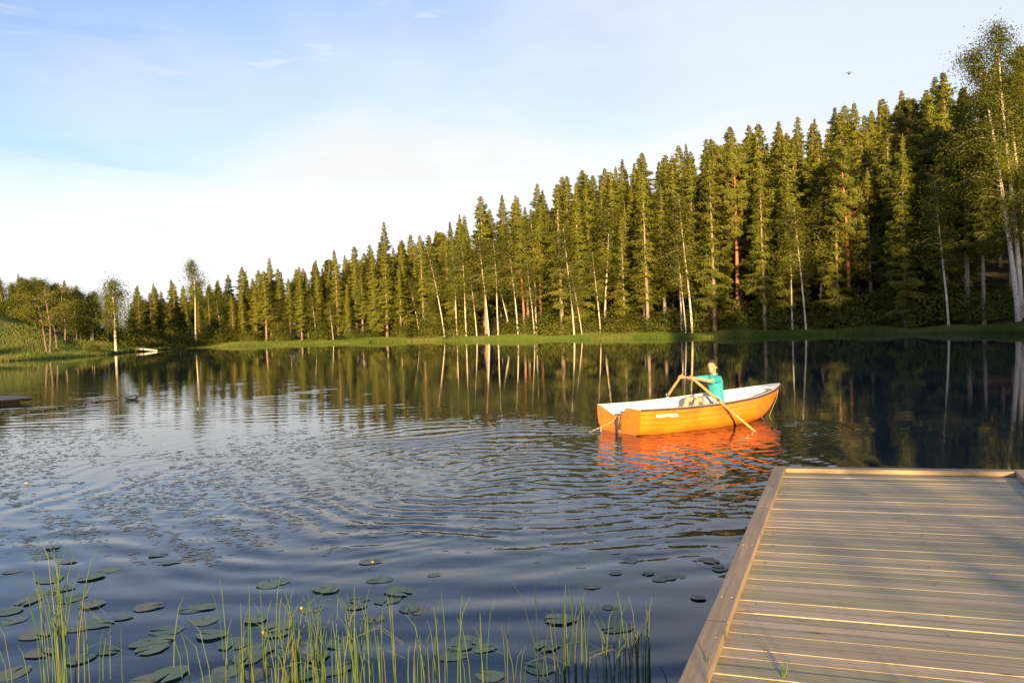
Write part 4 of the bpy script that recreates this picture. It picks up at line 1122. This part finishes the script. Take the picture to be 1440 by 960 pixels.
def seat(x0, x1, z, cut=.04):
    mb = MB(); n = 6; vs = []
    for i in range(n + 1):
        x = x0 + (x1 - x0) * i / n; b = yin(x, z); c = yin(x, z - cut)
        vs += [(x, b, z), (x, -b, z), (x, -c, z - cut), (x, c, z - cut)]
    fs = [(i * 4 + k, i * 4 + (k + 1) % 4, i * 4 + 4 + (k + 1) % 4, i * 4 + 4 + k) for i in range(n) for k in range(4)]
    fs += [(0, 1, 2, 3), (n * 4, n * 4 + 1, n * 4 + 2, n * 4 + 3)]
    mb.add(vs, fs); return mb.mesh('seat', [M['white']], bevel=0)
child('seat', seat(.04, .46, .23, .19), boat); child('seat', seat(1.80, 2.17, .27, .23), boat); child('seat', seat(2.62, 3.1, .30, .05), boat)
# oarlocks
def oarlock(x, sg):
    mb = MB(); y = sg * (HBs(x) + .0); z = ZS(x) + .012
    mb.box(x - .04, x + .04, min(y - sg * .045, y), max(y - sg * .045, y), z, z + .022)
    yc = y - sg * .02
    mb.tube([(x, yc, z + .015), (x, yc, z + .028)], .009, n=8)
    pts = [(x + .038 * math.sin(a), yc, z + .060 - .034 * math.cos(a)) for a in np.linspace(-2.3, 2.3, 12)]
    mb.tube(pts, .0065, n=6)
    child('oarlock', mb.mesh('oarlock', [M['metal']], smooth=True, clean=False), boat)
    return Vector((x, yc, z + .047))
LKn = oarlock(1.50, -1); LKf = oarlock(1.52, 1)
# transom fittings: eye bolts, clamp plate, mooring line trailing in the water
fm = MB()
for yy, zz in ((.44, .30), (-.33, .30)):
    fm.tube([(-.03, yy, zz), (.0, yy, zz)], .008, n=8); fm.tube([(-.03, yy + .014 * math.cos(a), zz - .012 + .014 * math.sin(a)) for a in np.linspace(0, 6.28, 10)], .004, n=5)
child('eye_bolts', fm.mesh('eye_bolts', [M['metal']], smooth=True, clean=False), boat)
cm = MB(); cm.box(-.03, -.0055, -.01, .055, -.04, .27); cm.box(-.022, .05, -.035, .08, .279, .30); cm.box(-.05, -.03, .0, .04, .13, .22)
child('clamp_plate', cm.mesh('clamp_plate', [M['blackmetal']], bevel=.004), boat)
hk = MB(); hk.tube([(-.02, -.10, .27), (-.045, -.11, .20), (-.05, -.115, .12)], [.012, .012, .02], n=7); hk.ell((-.05, -.116, .095), (.024, .024, .035), nu=10, nv=6)
child('hanging_toggle', hk.mesh('hanging_toggle', [M['blackmetal']], smooth=True, clean=False), boat)
wl = MB(); wl.tube([(-.02, -.045, .27), (-.03, -.05, .15), (-.035, -.055, -.04)], .005, n=5); wl.tube([(.06, .0, .31), (-.03, .02, .27), (-.045, .05, .20), (-.19, .22, .09), (-.36, .42, -.03)], .0075, n=6)
wl.tube([(-.19, .22, .09), (-.195, .22, .04), (-.19, .22, .01)], [.006, .012, .009], n=6)
child('mooring_line', wl.mesh('mooring_line', [M['rope']], smooth=True, clean=False), boat)
bl = MB(); bl.tube([(3.50, -.01, .50), (3.42, -.02, .30), (3.28, -.03, .10), (3.20, -.03, -.04)], .005, n=5)
child('bow_line', bl.mesh('bow_line', [M['rope']], smooth=True, clean=False), boat)
# maker's strip near the stern, starboard side
M['decal_white'] = simple('decal_white', (.78, .76, .74), .5, .03, 10)
M['decal_dark'] = simple('decal_dark', (.06, .04, .06), .5, .1, 10)
M['decal_red'] = simple('decal_red', (.6, .25, .2), .5, .1, 10)
def on_side(x, w):
    b, zs, zk, p = HBs(x), ZS(x), ZKs(x), PW(x)
    return Vector((x, -(b * (1 - w ** p) ** (1 / p) + .016), zs + (zk - zs) * w))
dm = MB(); n = 10; vs = []
for i in range(n + 1):
    x = .27 + .40 * i / n; pinch = .25 * abs(2 * i / n - 1) ** 4
    a = on_side(x, .165 + .03 * pinch); b = on_side(x, .265 - .03 * pinch - (.02 if 3 < i < 7 else 0)); vs += [a, b]
dm.add(vs, [(2 * i, 2 * i + 1, 2 * i + 3, 2 * i + 2) for i in range(n)])
dec = child('maker_strip', dm.mesh('maker_strip', [M['decal_white']], clean=False), boat)
def stroke(pts, r, mat):
    s = MB(); s.tube([on_side(x, w) + Vector((0, -.002, 0)) for x, w in pts], r, n=5)
    return s
s1 = MB()
for pts, r in [([(.305, .24), (.315, .19), (.335, .23)], .004), ([(.35, .18), (.375, .19), (.37, .215)], .005), ([(.575, .24), (.585, .18), (.60, .23), (.61, .19)], .005)]:
    s1.tube([on_side(x, w) + Vector((0, -.003, 0)) for x, w in pts], r, n=5)
child('lettering', s1.mesh('lettering', [M['decal_dark']], clean=False), dec)
s2 = MB()
for pts, r in [([(.40, .20), (.43, .235), (.46, .20), (.49, .235)], .003), ([(.51, .20), (.54, .23)], .003)]:
    s2.tube([on_side(x, w) + Vector((0, -.003, 0)) for x, w in pts], r, n=5)
child('lettering', s2.mesh('lettering', [M['decal_red']], clean=False), dec)

# ------------------------------------------------------------------ oars
def oar(name, hand, lock, L, label):
    d = (lock - hand).normalized()
    a = hand - d * .10; e = a + d * L
    root = empty(name, (0, 0, 0), label=label, cat='oar', group='wooden oars of the rowing boat')
    mb = MB(); k = L - .52
    mb.tube([a, a + d * .02, a + d * .13, a + d * .15, a + d * .6, a + d * k], [.012, .017, .016, .021, .024, .019], n=12)
    child('shaft', mb.mesh('shaft', [M['oarwood']], smooth=True, clean=False), root)
    # blade: flat, widening
    up = Vector((0, 0, 1)); sd = d.cross(up).normalized(); nm = sd.cross(d).normalized()
    wv = (sd * .35 + nm * .94).normalized(); tv = d.cross(wv).normalized()
    vs = []; st = [(0, .019, .019), (.1, .03, .016), (.25, .055, .011), (.42, .065, .008), (.5, .06, .006), (.52, .045, .004)]
    b = MB(); m_ = 8
    for s, w, t in st:
        for q in range(m_):
            an = 2 * PI * q / m_; vs.append(a + d * (k + s - .002) + wv * (w * math.cos(an)) + tv * (t * math.sin(an)))
    fs = [(i * m_ + q, i * m_ + (q + 1) % m_, i * m_ + m_ + (q + 1) % m_, i * m_ + m_ + q) for i in range(len(st) - 1) for q in range(m_)] + [tuple(range((len(st) - 1) * m_, len(st) * m_))]
    b.add(vs, fs); child('blade', b.mesh('blade', [M['oarwood']], smooth=True), root)
    cl = MB(); lc = a + d * ((lock - a).length); cl.tube([lc - d * .04, lc + d * .04], .0262, n=10)
    child('collar', cl.mesh('collar', [M['rubber']], smooth=True), root)
    root.location = ORG; root.rotation_euler = (0, 0, ANG); root.scale = (BS, BS, BS)
    return d
HN = Vector((1.39, -.20, .778)); HF = Vector((1.43, .20, .785))
dN = oar('oar', HN, LKn, 2.15, 'near oar of the boat, slanting down across the orange hull into the water')
dF = oar('oar', HF, LKf, 2.0, 'far oar of the boat, only its handle showing above the white far side')

# ------------------------------------------------------------------ the rower
def remesh(mb, name, mats, vox, smooth_it=4):
    me = mb.mesh(name, mats, smooth=True, clean=False)
    o = bpy.data.objects.new('tmp', me); C.objects.link(o)
    r = o.modifiers.new('r', 'REMESH'); r.mode = 'VOXEL'; r.voxel_size = vox; r.use_smooth_shade = True
    s = o.modifiers.new('s', 'SMOOTH'); s.factor = .5; s.iterations = smooth_it
    dg = bpy.context.evaluated_depsgraph_get(); dg.update()
    out = bpy.data.meshes.new_from_object(o.evaluated_get(dg))
    out.name = name
    if not out.materials:
        for m_ in mats: out.materials.append(m_)
    bpy.data.objects.remove(o)
    return out
def loft(mb, rings, n=18, mi=0):
    """rings: (centre, rx, ry) horizontal ellipses, rx along x"""
    vs = []; 
    for c, rx, ry in rings:
        for k in range(n):
            a = 2 * PI * k / n; vs.append((c[0] + rx * math.cos(a), c[1] + ry * math.sin(a), c[2]))
    fs = [(i * n + k, i * n + (k + 1) % n, i * n + n + (k + 1) % n, i * n + n + k) for i in range(len(rings) - 1) for k in range(n)]
    fs += [tuple(range(n - 1, -1, -1)), tuple(range((len(rings) - 1) * n, len(rings) * n))]
    mb.add(vs, fs, mi)
M['skin'] = simple('skin', (.62, .33, .21), .5, .06, 12)
M['hair'] = simple('hair', (.045, .022, .012), .8, .3, 60)
M['shirt'] = simple('teal_shirt', (.03, .37, .44), .8, .14, 16, bump=1.0)
M['shorts'] = simple('pale_shorts', (.60, .57, .52), .8, .12, 9)
M['shorts_dark'] = simple('grey_band', (.16, .19, .23), .8, .12, 9)
M['eye'] = simple('eye', (.03, .02, .02), .3, .1, 10)
M['lip'] = simple('lip', (.45, .17, .13), .5, .1, 10)
DX = .25
HC = Vector((1.715 + DX, -.005, .945)); yaw = Matrix.Rotation(math.radians(28), 3, 'Z')     # face turned from the stern towards the camera
# head axes: front = -x rotated
fr = yaw @ Vector((-1, 0, 0)); lf = yaw @ Vector((0, -1, 0)); up = Vector((0, 0, 1))
hr = Matrix((fr, lf, up)).transposed()
bodym = MB()
SHN = Vector((1.72 + DX, -.145, .742)); SHF = Vector((1.72 + DX, .145, .742))
def arm(sh, hand, sg):
    wr = hand + Vector((.055, 0, .012)) + Vector((0, sg * .01, 0))
    el = (sh + wr) / 2 + Vector((.01, sg * .045, -.035))
    bodym.tube([sh + Vector((.01, -sg * .03, 0)), sh, sh.lerp(el, .5), el, el.lerp(wr, .4), wr], [.040, .043, .036, .031, .029, .021], n=12)
    return wr
wN = arm(SHN, HN, -1); wF = arm(SHF, HF, 1)
def hand(H, d, wr, sg):
    """palm on the bow side of the handle, four fingers over the top and round, thumb under"""
    ax = d.normalized(); toward = (wr - H); toward = (toward - ax * toward.dot(ax)).normalized(); u = ax.cross(toward).normalized()
    if u.z < 0: u = -u
    rot = Matrix((ax, toward, u)).transposed()
    bodym.ell(H + toward * .034 + u * .006, (.038, .019, .030), rot=rot, nu=12, nv=8)
    bodym.tube([wr, H + toward * .04 + u * .004], [.021, .022], n=10)
    for i, (o_, ln) in enumerate(((-.030, .92), (-.010, 1.0), (.010, .97), (.029, .82))):
        c = H + ax * o_; pts = []
        for a in np.linspace(.35, .35 + 3.9 * ln, 9):      # angle from 'toward' over the top and down the far side
            pts.append(c + toward * (.0275 * math.cos(a)) + u * (.0275 * math.sin(a)))
        bodym.tube(pts, [.0095, .0092, .009, .0088, .0085, .0082, .008, .0075, .006], n=8)
    th0 = H + toward * .034 - ax * .026 - u * .010
    bodym.tube([th0, H + toward * .012 - ax * .036 - u * .026, H - toward * .014 - ax * .022 - u * .029], [.012, .010, .0075], n=8)
hand(HN, dN, wN, -1); hand(HF, dF, wF, 1)
# torso, neck
loft(bodym, [((1.78 + DX, 0, 0.300), .09, .13), ((1.785 + DX, 0, 0.393), .095, .13), ((1.785 + DX, 0, 0.504), .085, .12), ((1.775 + DX, 0, 0.615), .088, .135), ((1.765 + DX, 0, 0.698), .085, .15), ((1.76 + DX, 0, 0.753), .065, .125), ((1.755 + DX, 0, 0.786), .04, .06)])
bodym.tube([(1.76 + DX, 0, .74), (1.752 + DX, 0, .81), (1.74 + DX, 0, .89)], [.045, .040, .042], n=14)
# head: skull, jaw, nose, ears
bodym.ell(HC + up * .022, (.092, .073, .088), rot=hr, nu=22, nv=14)
bodym.ell(HC + fr * .022 - up * .040, (.060, .052, .066), rot=hr, nu=18, nv=12)
bodym.ell(HC + fr * .066 - up * .082, (.018, .022, .016), rot=hr)
bodym.tube([HC + fr * .086 + up * .012, HC + fr * .100 - up * .018, HC + fr * .094 - up * .030], [.006, .010, .0085], n=8)
bodym.ell(HC + fr * .082 + up * .028 + lf * .027, (.010, .020, .007), rot=hr); bodym.ell(HC + fr * .082 + up * .028 - lf * .027, (.010, .020, .007), rot=hr)
bodym.ell(HC + fr * .080 - up * .052, (.010, .020, .010), rot=hr)
for s in (1, -1): bodym.ell(HC + lf * (s * .072) - fr * .008 - up * .006, (.016, .009, .027), rot=hr)
# legs
for sg, kx in ((-1, 1.53), (1, 1.49)):
    hip = Vector((1.74 + DX, sg * .075, .355)); kn = Vector((kx, sg * .10, .425)); an = Vector((kx - .10, sg * .10, .07)); 
    bodym.tube([hip, hip.lerp(kn, .5), kn, kn.lerp(an, .12)], [.070, .060, .048, .044], n=12)
    bodym.tube([kn, kn.lerp(an, .3), kn.lerp(an, .75), an], [.046, .046, .032, .028], n=12)
    bodym.tube([an + Vector((.03, 0, -.03)), an + Vector((-.04, 0, -.045)), an + Vector((-.14, 0, -.055))], [.028, .030, .022], n=10)
body = remesh(bodym, 'person', [M['skin']], .0062, 3)
person = link('person', body, label='child in a teal short-sleeved shirt sitting in the boat, arms stretched to both oars', cat='person')
person.location = ORG; person.rotation_euler = (0, 0, ANG); person.scale = (BS, BS, BS)
# shirt
sm = MB()
loft(sm, [((1.785 + DX, 0, 0.332), .125, .158), ((1.79 + DX, 0, 0.411), .120, .150), ((1.79 + DX, 0, 0.522), .106, .142), ((1.78 + DX, 0, 0.624), .107, .155), ((1.768 + DX, 0, 0.702), .102, .172), ((1.763 + DX, 0, 0.753), .085, .150), ((1.757 + DX, 0, 0.786), .062, .085), ((1.75 + DX, 0, 0.807), .055, .060)], n=24)
for sh, wr, sg in ((SHN, wN, -1), (SHF, wF, 1)):
    el = (sh + wr) / 2 + Vector((.01, sg * .045, -.035))
    sm.tube([sh + Vector((.02, -sg * .07, -.01)), sh + Vector((.005, 0, .0)), sh.lerp(el, .45), sh.lerp(el, .74)], [.062, .062, .056, .058], n=14)
sme = remesh(sm, 'shirt', [M['shirt']], .009, 3)
sh_o = child('shirt', sme, person)
cm = MB()
cm.tube([Vector((1.752 + DX + .056 * math.cos(a), .058 * math.sin(a), .816 + .010 * math.cos(a))) for a in np.linspace(-2.75, 2.75, 20)], .013, n=8)
child('collar', cm.mesh('collar', [M['shirt']], smooth=True, clean=False), person)
# shorts
st = MB(); loft(st, [((1.785 + DX, 0, .285), .125, .155), ((1.785 + DX, 0, .34), .127, .158), ((1.785 + DX, 0, .375), .115, .148)])
for sg, kx in ((-1, 1.53), (1, 1.49)):
    hip = Vector((1.74 + DX, sg * .078, .355)); kn = Vector((kx, sg * .10, .425))
    st.tube([hip + Vector((.02, 0, 0)), hip.lerp(kn, .4), hip.lerp(kn, .80)], [.084, .076, .068], n=14)
child('shorts', remesh(st, 'shorts', [M['shorts']], .009, 3), person)
bd = MB()
for sg, kx in ((-1, 1.53), (1, 1.49)):
    hip = Vector((1.74 + DX, sg * .078, .355)); kn = Vector((kx, sg * .10, .425)); 
    for t0 in (.30, .80):
        bd.tube([hip.lerp(kn, t0), hip.lerp(kn, t0 + .06)], [.0815 - .012 * t0, .080 - .012 * t0], n=16)
child('shorts_band', bd.mesh('shorts_band', [M['shorts_dark']], smooth=True, clean=False), person)
# hair: cap of short tufts
hm_ = MB()
hm_.ell(HC + up * .034 - fr * .012, (.094, .081, .088), rot=hr, nu=22, nv=14)
hme_ = remesh(hm_, 'hair', [M['hair']], .006, 1)
import bmesh
bm = bmesh.new(); bm.from_mesh(hme_)
dele = []
for v in bm.verts:
    r_ = v.co - HC; f_, u_, l_ = r_.dot(fr), r_.dot(up), r_.dot(lf)
    line = .052 if f_ > .045 else (.020 if f_ > .02 else (-.012 if f_ > -.02 else -.052))
    if abs(l_) < .05 and f_ > .045: line = .060
    if u_ < line: dele.append(v)
bmesh.ops.delete(bm, geom=dele, context='VERTS')
pr2 = random.Random(2)
for v in bm.verts: v.co += v.normal * pr2.uniform(-.001, .004) + fr * (.006 if (v.co - HC).dot(up) > .09 else 0)
bmesh.ops.solidify(bm, geom=bm.faces[:], thickness=.006)
bm.to_mesh(hme_); bm.free(); hme_.polygons.foreach_set("use_smooth", [True] * len(hme_.polygons))
child('hair', hme_, person)
for s in (1, -1):
    e = MB(); e.ell(HC + fr * .083 + lf * (s * .028) + up * .006, (.007, .011, .005), rot=hr, nu=10, nv=6)
    child('eye', e.mesh('eye', [M['eye']], smooth=True, clean=False), person)
    e = MB(); e.tube([HC + fr * .088 + lf * (s * .014) + up * .030, HC + fr * .086 + lf * (s * .030) + up * .035, HC + fr * .076 + lf * (s * .044) + up * .030], .003, n=6)
    child('eyebrow', e.mesh('eyebrow', [M['hair']], smooth=True, clean=False), person)
e = MB(); e.ell(HC + fr * .088 - up * .052, (.0045, .019, .0045), rot=hr, nu=10, nv=6)
child('mouth', e.mesh('mouth', [M['lip']], smooth=True, clean=False), person)

# ------------------------------------------------------------------ small things on the water, the bird
M['raft'] = simple('raft_wood', (.010, .008, .008), .9, .25, 5, spec=.15)
M['raft_top'] = simple('raft_boards', (.05, .06, .08), .6, .2, 4)
a = G(45, 566); b = G(-90, 578)
d = (b - a).normalized(); n_ = Vector((-d.y, d.x, 0))
if n_.y < 0: n_ = -n_
raft = empty('floating_raft', a, math.atan2(d.y, d.x), label='low dark wooden bathing raft floating at the left edge of the lake', cat='raft')
sgn = 1 if (Matrix.Rotation(math.atan2(d.y, d.x), 3, 'Z') @ Vector((0, 1, 0))).dot(n_) > 0 else -1
mb = MB(); y0, y1 = sorted((0, sgn * 1.9))
mb.box(0, 3.2, y0, y1, .07, .15); child('frame', mb.mesh('frame', [M['raft']], bevel=.01), raft)
mb = MB()
for i in range(23): mb.box(-.03 + i * .142, -.03 + i * .142 + .13, y0 - .04, y1 + .04, .152, .175)
child('decking', mb.mesh('decking', [M['raft_top']], bevel=.004), raft)
for xx in (.3, 2.4):
    mb = MB(); mb.box(xx, xx + .5, y0 + .1, y1 - .1, -.12, .068); child('float', mb.mesh('float', [M['raft']], bevel=.02), raft)
M['blueplastic'] = simple('dark_blue_plastic', (.010, .018, .04), .5, .2, 6)
a = G(186, 562)
buoy = empty('mooring_float', a, .15, label='dark blue plastic float with a notched end lying on the bright water on the left', cat='float')
mb = MB(); mb.tube([(-.21, 0, .035), (-.17, 0, .045), (-.08, 0, .06), (.08, 0, .075), (.15, 0, .08), (.17, 0, .075)], [.015, .045, .065, .075, .07, .045], n=14)
child('shell', mb.mesh('shell', [M['blueplastic']], smooth=True), buoy)
mb = MB(); mb.box(.171, .20, -.04, .04, .085, .125); mb.box(.171, .195, -.04, .04, .02, .05)
child('fin', mb.mesh('fin', [M['blueplastic']], bevel=.004), buoy)
M['darkrope'] = simple('wet_rope', (.06, .05, .05), .8, .2, 30)
for pts, lab, nm in [([(-30, 590), (30, 582), (70, 576), (110, 570), (140, 565.5), (167, 562)], 'dark floating rope slanting from the left edge to the blue float', 1), ([(92, 560), (120, 561), (145, 562), (167, 562.5)], 'short floating rope running level towards the blue float', 2)]:
    root = empty('floating_rope', (0, 0, 0), label=lab, cat='rope')
    P_ = [G(*q) + Vector((0, 0, .008)) for q in pts]
    mb = MB(); mb.tube(P_, .010, n=5); child('line', mb.mesh('line', [M['darkrope']], smooth=True, clean=False), root)
    for k in range(len(P_) - 1):
        for t_ in (.25, .75):
            c = P_[k].lerp(P_[k + 1], t_); e = MB(); e.ell(c + Vector((0, 0, .01)), (.035, .025, .022), nu=8, nv=5)
            child('bobbin', e.mesh('bobbin', [M['darkrope']], smooth=True, clean=False), root)
c = G(144, 566); mb = MB(); mb.tube([c + Vector((0, 0, -.2)), c + Vector((0, 0, .19))], .009, n=6); mb.ell(c + Vector((0, 0, .20)), (.02, .02, .025), nu=8, nv=5)
link('marker_pin', mb.mesh('marker_pin', [M['darkrope']], smooth=True, clean=False), label='tiny dark upright pin between the two floating ropes', cat='marker')

M['bird'] = simple('bird_feathers', (.03, .03, .035), .8, .2, 20)
bp = W(1194, 104, 45.0); bm_ = MB()
bm_.tube([(-.10, 0, 0), (-.05, 0, .005), (.02, 0, .008), (.07, 0, .005), (.10, 0, 0)], [.012, .022, .028, .022, .006], n=8)
for s in (1, -1):
    bm_.add([(.05, s * .01, .02), (-.03, s * .01, .02), (-.02, s * .10, .09), (-.07, s * .19, .12), (.02, s * .11, .10), (.05, s * .01, .012), (-.03, s * .01, .012), (-.02, s * .10, .083), (-.07, s * .19, .117), (.02, s * .11, .093)],
            [(0, 1, 2, 4), (4, 2, 3), (5, 9, 7, 6), (9, 8, 7), (0, 4, 9, 5), (4, 3, 8, 9), (1, 6, 7, 2), (2, 7, 8, 3)])
bm_.add([(-.09, .008, .0), (-.18, .03, .0), (-.15, 0, .002), (-.18, -.03, 0), (-.09, -.008, 0), (-.09, 0, -.006)], [(0, 1, 2, 5), (5, 2, 3, 4)])
bo = link('bird', bm_.mesh('bird', [M['bird']], smooth=False), label='small dark swallow flying high in the sky over the wood', cat='bird')
bo.location = bp; bo.rotation_euler = (0, .5, 1.2)

# ------------------------------------------------------------------ sky and sun
SUN_EL, SUN_AZ = math.radians(8.6), math.radians(180 - 2.3)     # azimuth of the sun seen from the scene: behind the camera, a touch left
sd = Vector((math.sin(math.radians(-177.7)) * math.cos(SUN_EL), math.cos(math.radians(-177.7)) * math.cos(SUN_EL), math.sin(SUN_EL)))
ld = bpy.data.lights.new('sun', 'SUN'); ld.energy = SUN_STRENGTH if 'SUN_STRENGTH' in globals() else 5.0; ld.angle = math.radians(.55); ld.color = (1.0, .67, .29)
lo = bpy.data.objects.new('sun', ld); C.objects.link(lo); lo.rotation_euler = sd.to_track_quat('Z', 'Y').to_euler(); lo.location = (0, -20, 30)
w = bpy.data.worlds.new("World"); sc.world = w; w.use_nodes = True
nt = w.node_tree; nt.nodes.clear()
out = nt.nodes.new("ShaderNodeOutputWorld"); bg = nt.nodes.new("ShaderNodeBackground")
sky = nt.nodes.new("ShaderNodeTexSky"); sky.sky_type = 'NISHITA'; sky.sun_disc = False
sky.sun_elevation = SUN_EL; sky.sun_rotation = math.radians(-177.7); sky.altitude = 200; sky.air_density = 1.0; sky.dust_density = .6; sky.ozone_density = 1.2
tc = node(nt, "ShaderNodeTexCoord"); sx = node(nt, "ShaderNodeSeparateXYZ"); nt.links.new(tc.outputs["Generated"], sx.inputs[0])
Zs = sx.outputs[2]; hyp = math_(nt, 'SQRT', math_(nt, 'ADD', math_(nt, 'MULTIPLY', sx.outputs[0], sx.outputs[0]), math_(nt, 'MULTIPLY', sx.outputs[1], sx.outputs[1])))
el = math_(nt, 'DIVIDE', Zs, math_(nt, 'MAXIMUM', hyp, .05))            # tangent of elevation
az = math_(nt, 'ARCTAN2', sx.outputs[0], sx.outputs[1])                   # 0 ahead, + right
def sky_noise(su, sv, scale, det=6, seed=0.0, dist=0.0, rough=.55):
    cb = node(nt, "ShaderNodeCombineXYZ"); nt.links.new(math_(nt, 'MULTIPLY', az, su), cb.inputs[0]); nt.links.new(math_(nt, 'MULTIPLY', el, sv), cb.inputs[1]); cb.inputs[2].default_value = seed
    nz = node(nt, "ShaderNodeTexNoise"); nz.inputs["Scale"].default_value = scale; nz.inputs["Detail"].default_value = det; nz.inputs["Distortion"].default_value = dist; nz.inputs["Roughness"].default_value = rough
    nt.links.new(cb.outputs[0], nz.inputs["Vector"]); return nz.outputs["Fac"]
def ss(x, a, b):
    n = node(nt, "ShaderNodeMapRange"); n.interpolation_type = 'SMOOTHSTEP'
    for i, v in ((0, x), (1, a), (2, b)):
        if hasattr(v, "is_linked"): nt.links.new(v, n.inputs[i])
        else: n.inputs[i].default_value = v
    return n.outputs[0]
n1 = sky_noise(1, 2.6, 3.2, 7, 1.7, .4); n2 = sky_noise(1, 4.5, 6.0, 6, 4.2, .6); n3 = sky_noise(1, 1.5, 1.4, 4, 9.1)
# top of the cloud bank as a function of azimuth
azr = math_(nt, 'MULTIPLY_ADD', az, 1.0, .5)        # 0..1 for -.5...5 rad
rp = ramp(nt, azr, [(0.0, (.195,) * 3), (.10, (.20,) * 3), (.17, (.235,) * 3), (.30, (.30,) * 3), (.50, (.30,) * 3), (.60, (.265,) * 3), (.66, (.27,) * 3), (.76, (.32,) * 3), (.86, (.31,) * 3), (1.0, (.26,) * 3)])
topv = math_(nt, 'ADD', rp.outputs[0], math_(nt, 'MULTIPLY_ADD', n1, .16, -.08))
bank = ss(math_(nt, 'SUBTRACT', topv, el), -.045, .10)
cir = math_(nt, 'MULTIPLY', ss(n2, .50, .72), math_(nt, 'MULTIPLY', ss(el, .22, .29), .55))
veil = math_(nt, 'MULTIPLY_ADD', ss(math_(nt, 'MULTIPLY_ADD', az, .30, n3), .30, .66), .62, .08)
# strip of cirrus above the bank
cx_ = math_(nt, 'ABSOLUTE', math_(nt, 'DIVIDE', math_(nt, 'ADD', az, .13), .15)); ce = math_(nt, 'ABSOLUTE', math_(nt, 'DIVIDE', math_(nt, 'SUBTRACT', math_(nt, 'MULTIPLY_ADD', n2, .03, el), .335), .018))
strip = math_(nt, 'MULTIPLY', ss(math_(nt, 'ADD', cx_, ce), 1.7, .2), .45)
cov = math_(nt, 'MAXIMUM', math_(nt, 'MAXIMUM', bank, cir), math_(nt, 'MAXIMUM', veil, strip))
hi = math_(nt, 'MULTIPLY', ss(el, .48, .385), ss(math_(nt, 'ABSOLUTE', az), 1.5, .9))
cov = math_(nt, 'MULTIPLY', cov, math_(nt, 'MULTIPLY_ADD', hi, .92, .08))
# grey streaks inside the bank
n4 = sky_noise(1, 9, 2.6, 5, 14.0, .5)
grey = math_(nt, 'MULTIPLY', ss(n4, .56, .70), ss(az, -.30, -.48))
SKYM = mixc(nt, sky.outputs[0], (.76, .725, .90), 1.0, 'MULTIPLY')
sc_sky = nt.nodes.new("ShaderNodeVectorMath"); sc_sky.operation = 'SCALE'; nt.links.new(SKYM, sc_sky.inputs[0]); sc_sky.inputs["Scale"].default_value = SKY_GAIN if 'SKY_GAIN' in globals() else 1.0
CL = CLOUD if 'CLOUD' in globals() else 3.2
n5 = sky_noise(1, 3.4, 4.5, 6, 21.0, .5)
cl0 = mixc(nt, (CL * .96, CL * .985, CL * 1.0), (CL * .93, CL * .935, CL * .93), ss(n5, .45, .68))
cloudc = mixc(nt, cl0, (CL * .62, CL * .65, CL * .68), grey)
lift = node(nt, "ShaderNodeVectorMath"); lift.operation = 'SCALE'; nt.links.new(cloudc, lift.inputs[0]); nt.links.new(math_(nt, 'MULTIPLY_ADD', ss(el, .24, .05), .12, 1.0), lift.inputs["Scale"])
final = mixc(nt, sc_sky.outputs[0], lift.outputs[0], cov)
nt.links.new(final, bg.inputs[0]); bg.inputs[1].default_value = .12
nt.links.new(bg.outputs[0], out.inputs[0])

sc.view_settings.view_transform = 'Standard'; sc.view_settings.look = 'None'; sc.view_settings.gamma = 1.0; sc.view_settings.exposure = EXPO if 'EXPO' in globals() else 1.38
sc.view_settings.use_curve_mapping = False
sc.cycles.use_denoising = True
sc.cycles.max_bounces = 6; sc.cycles.diffuse_bounces = 3; sc.cycles.glossy_bounces = 3; sc.cycles.transmission_bounces = 3
sc.cycles.sample_clamp_indirect = 6
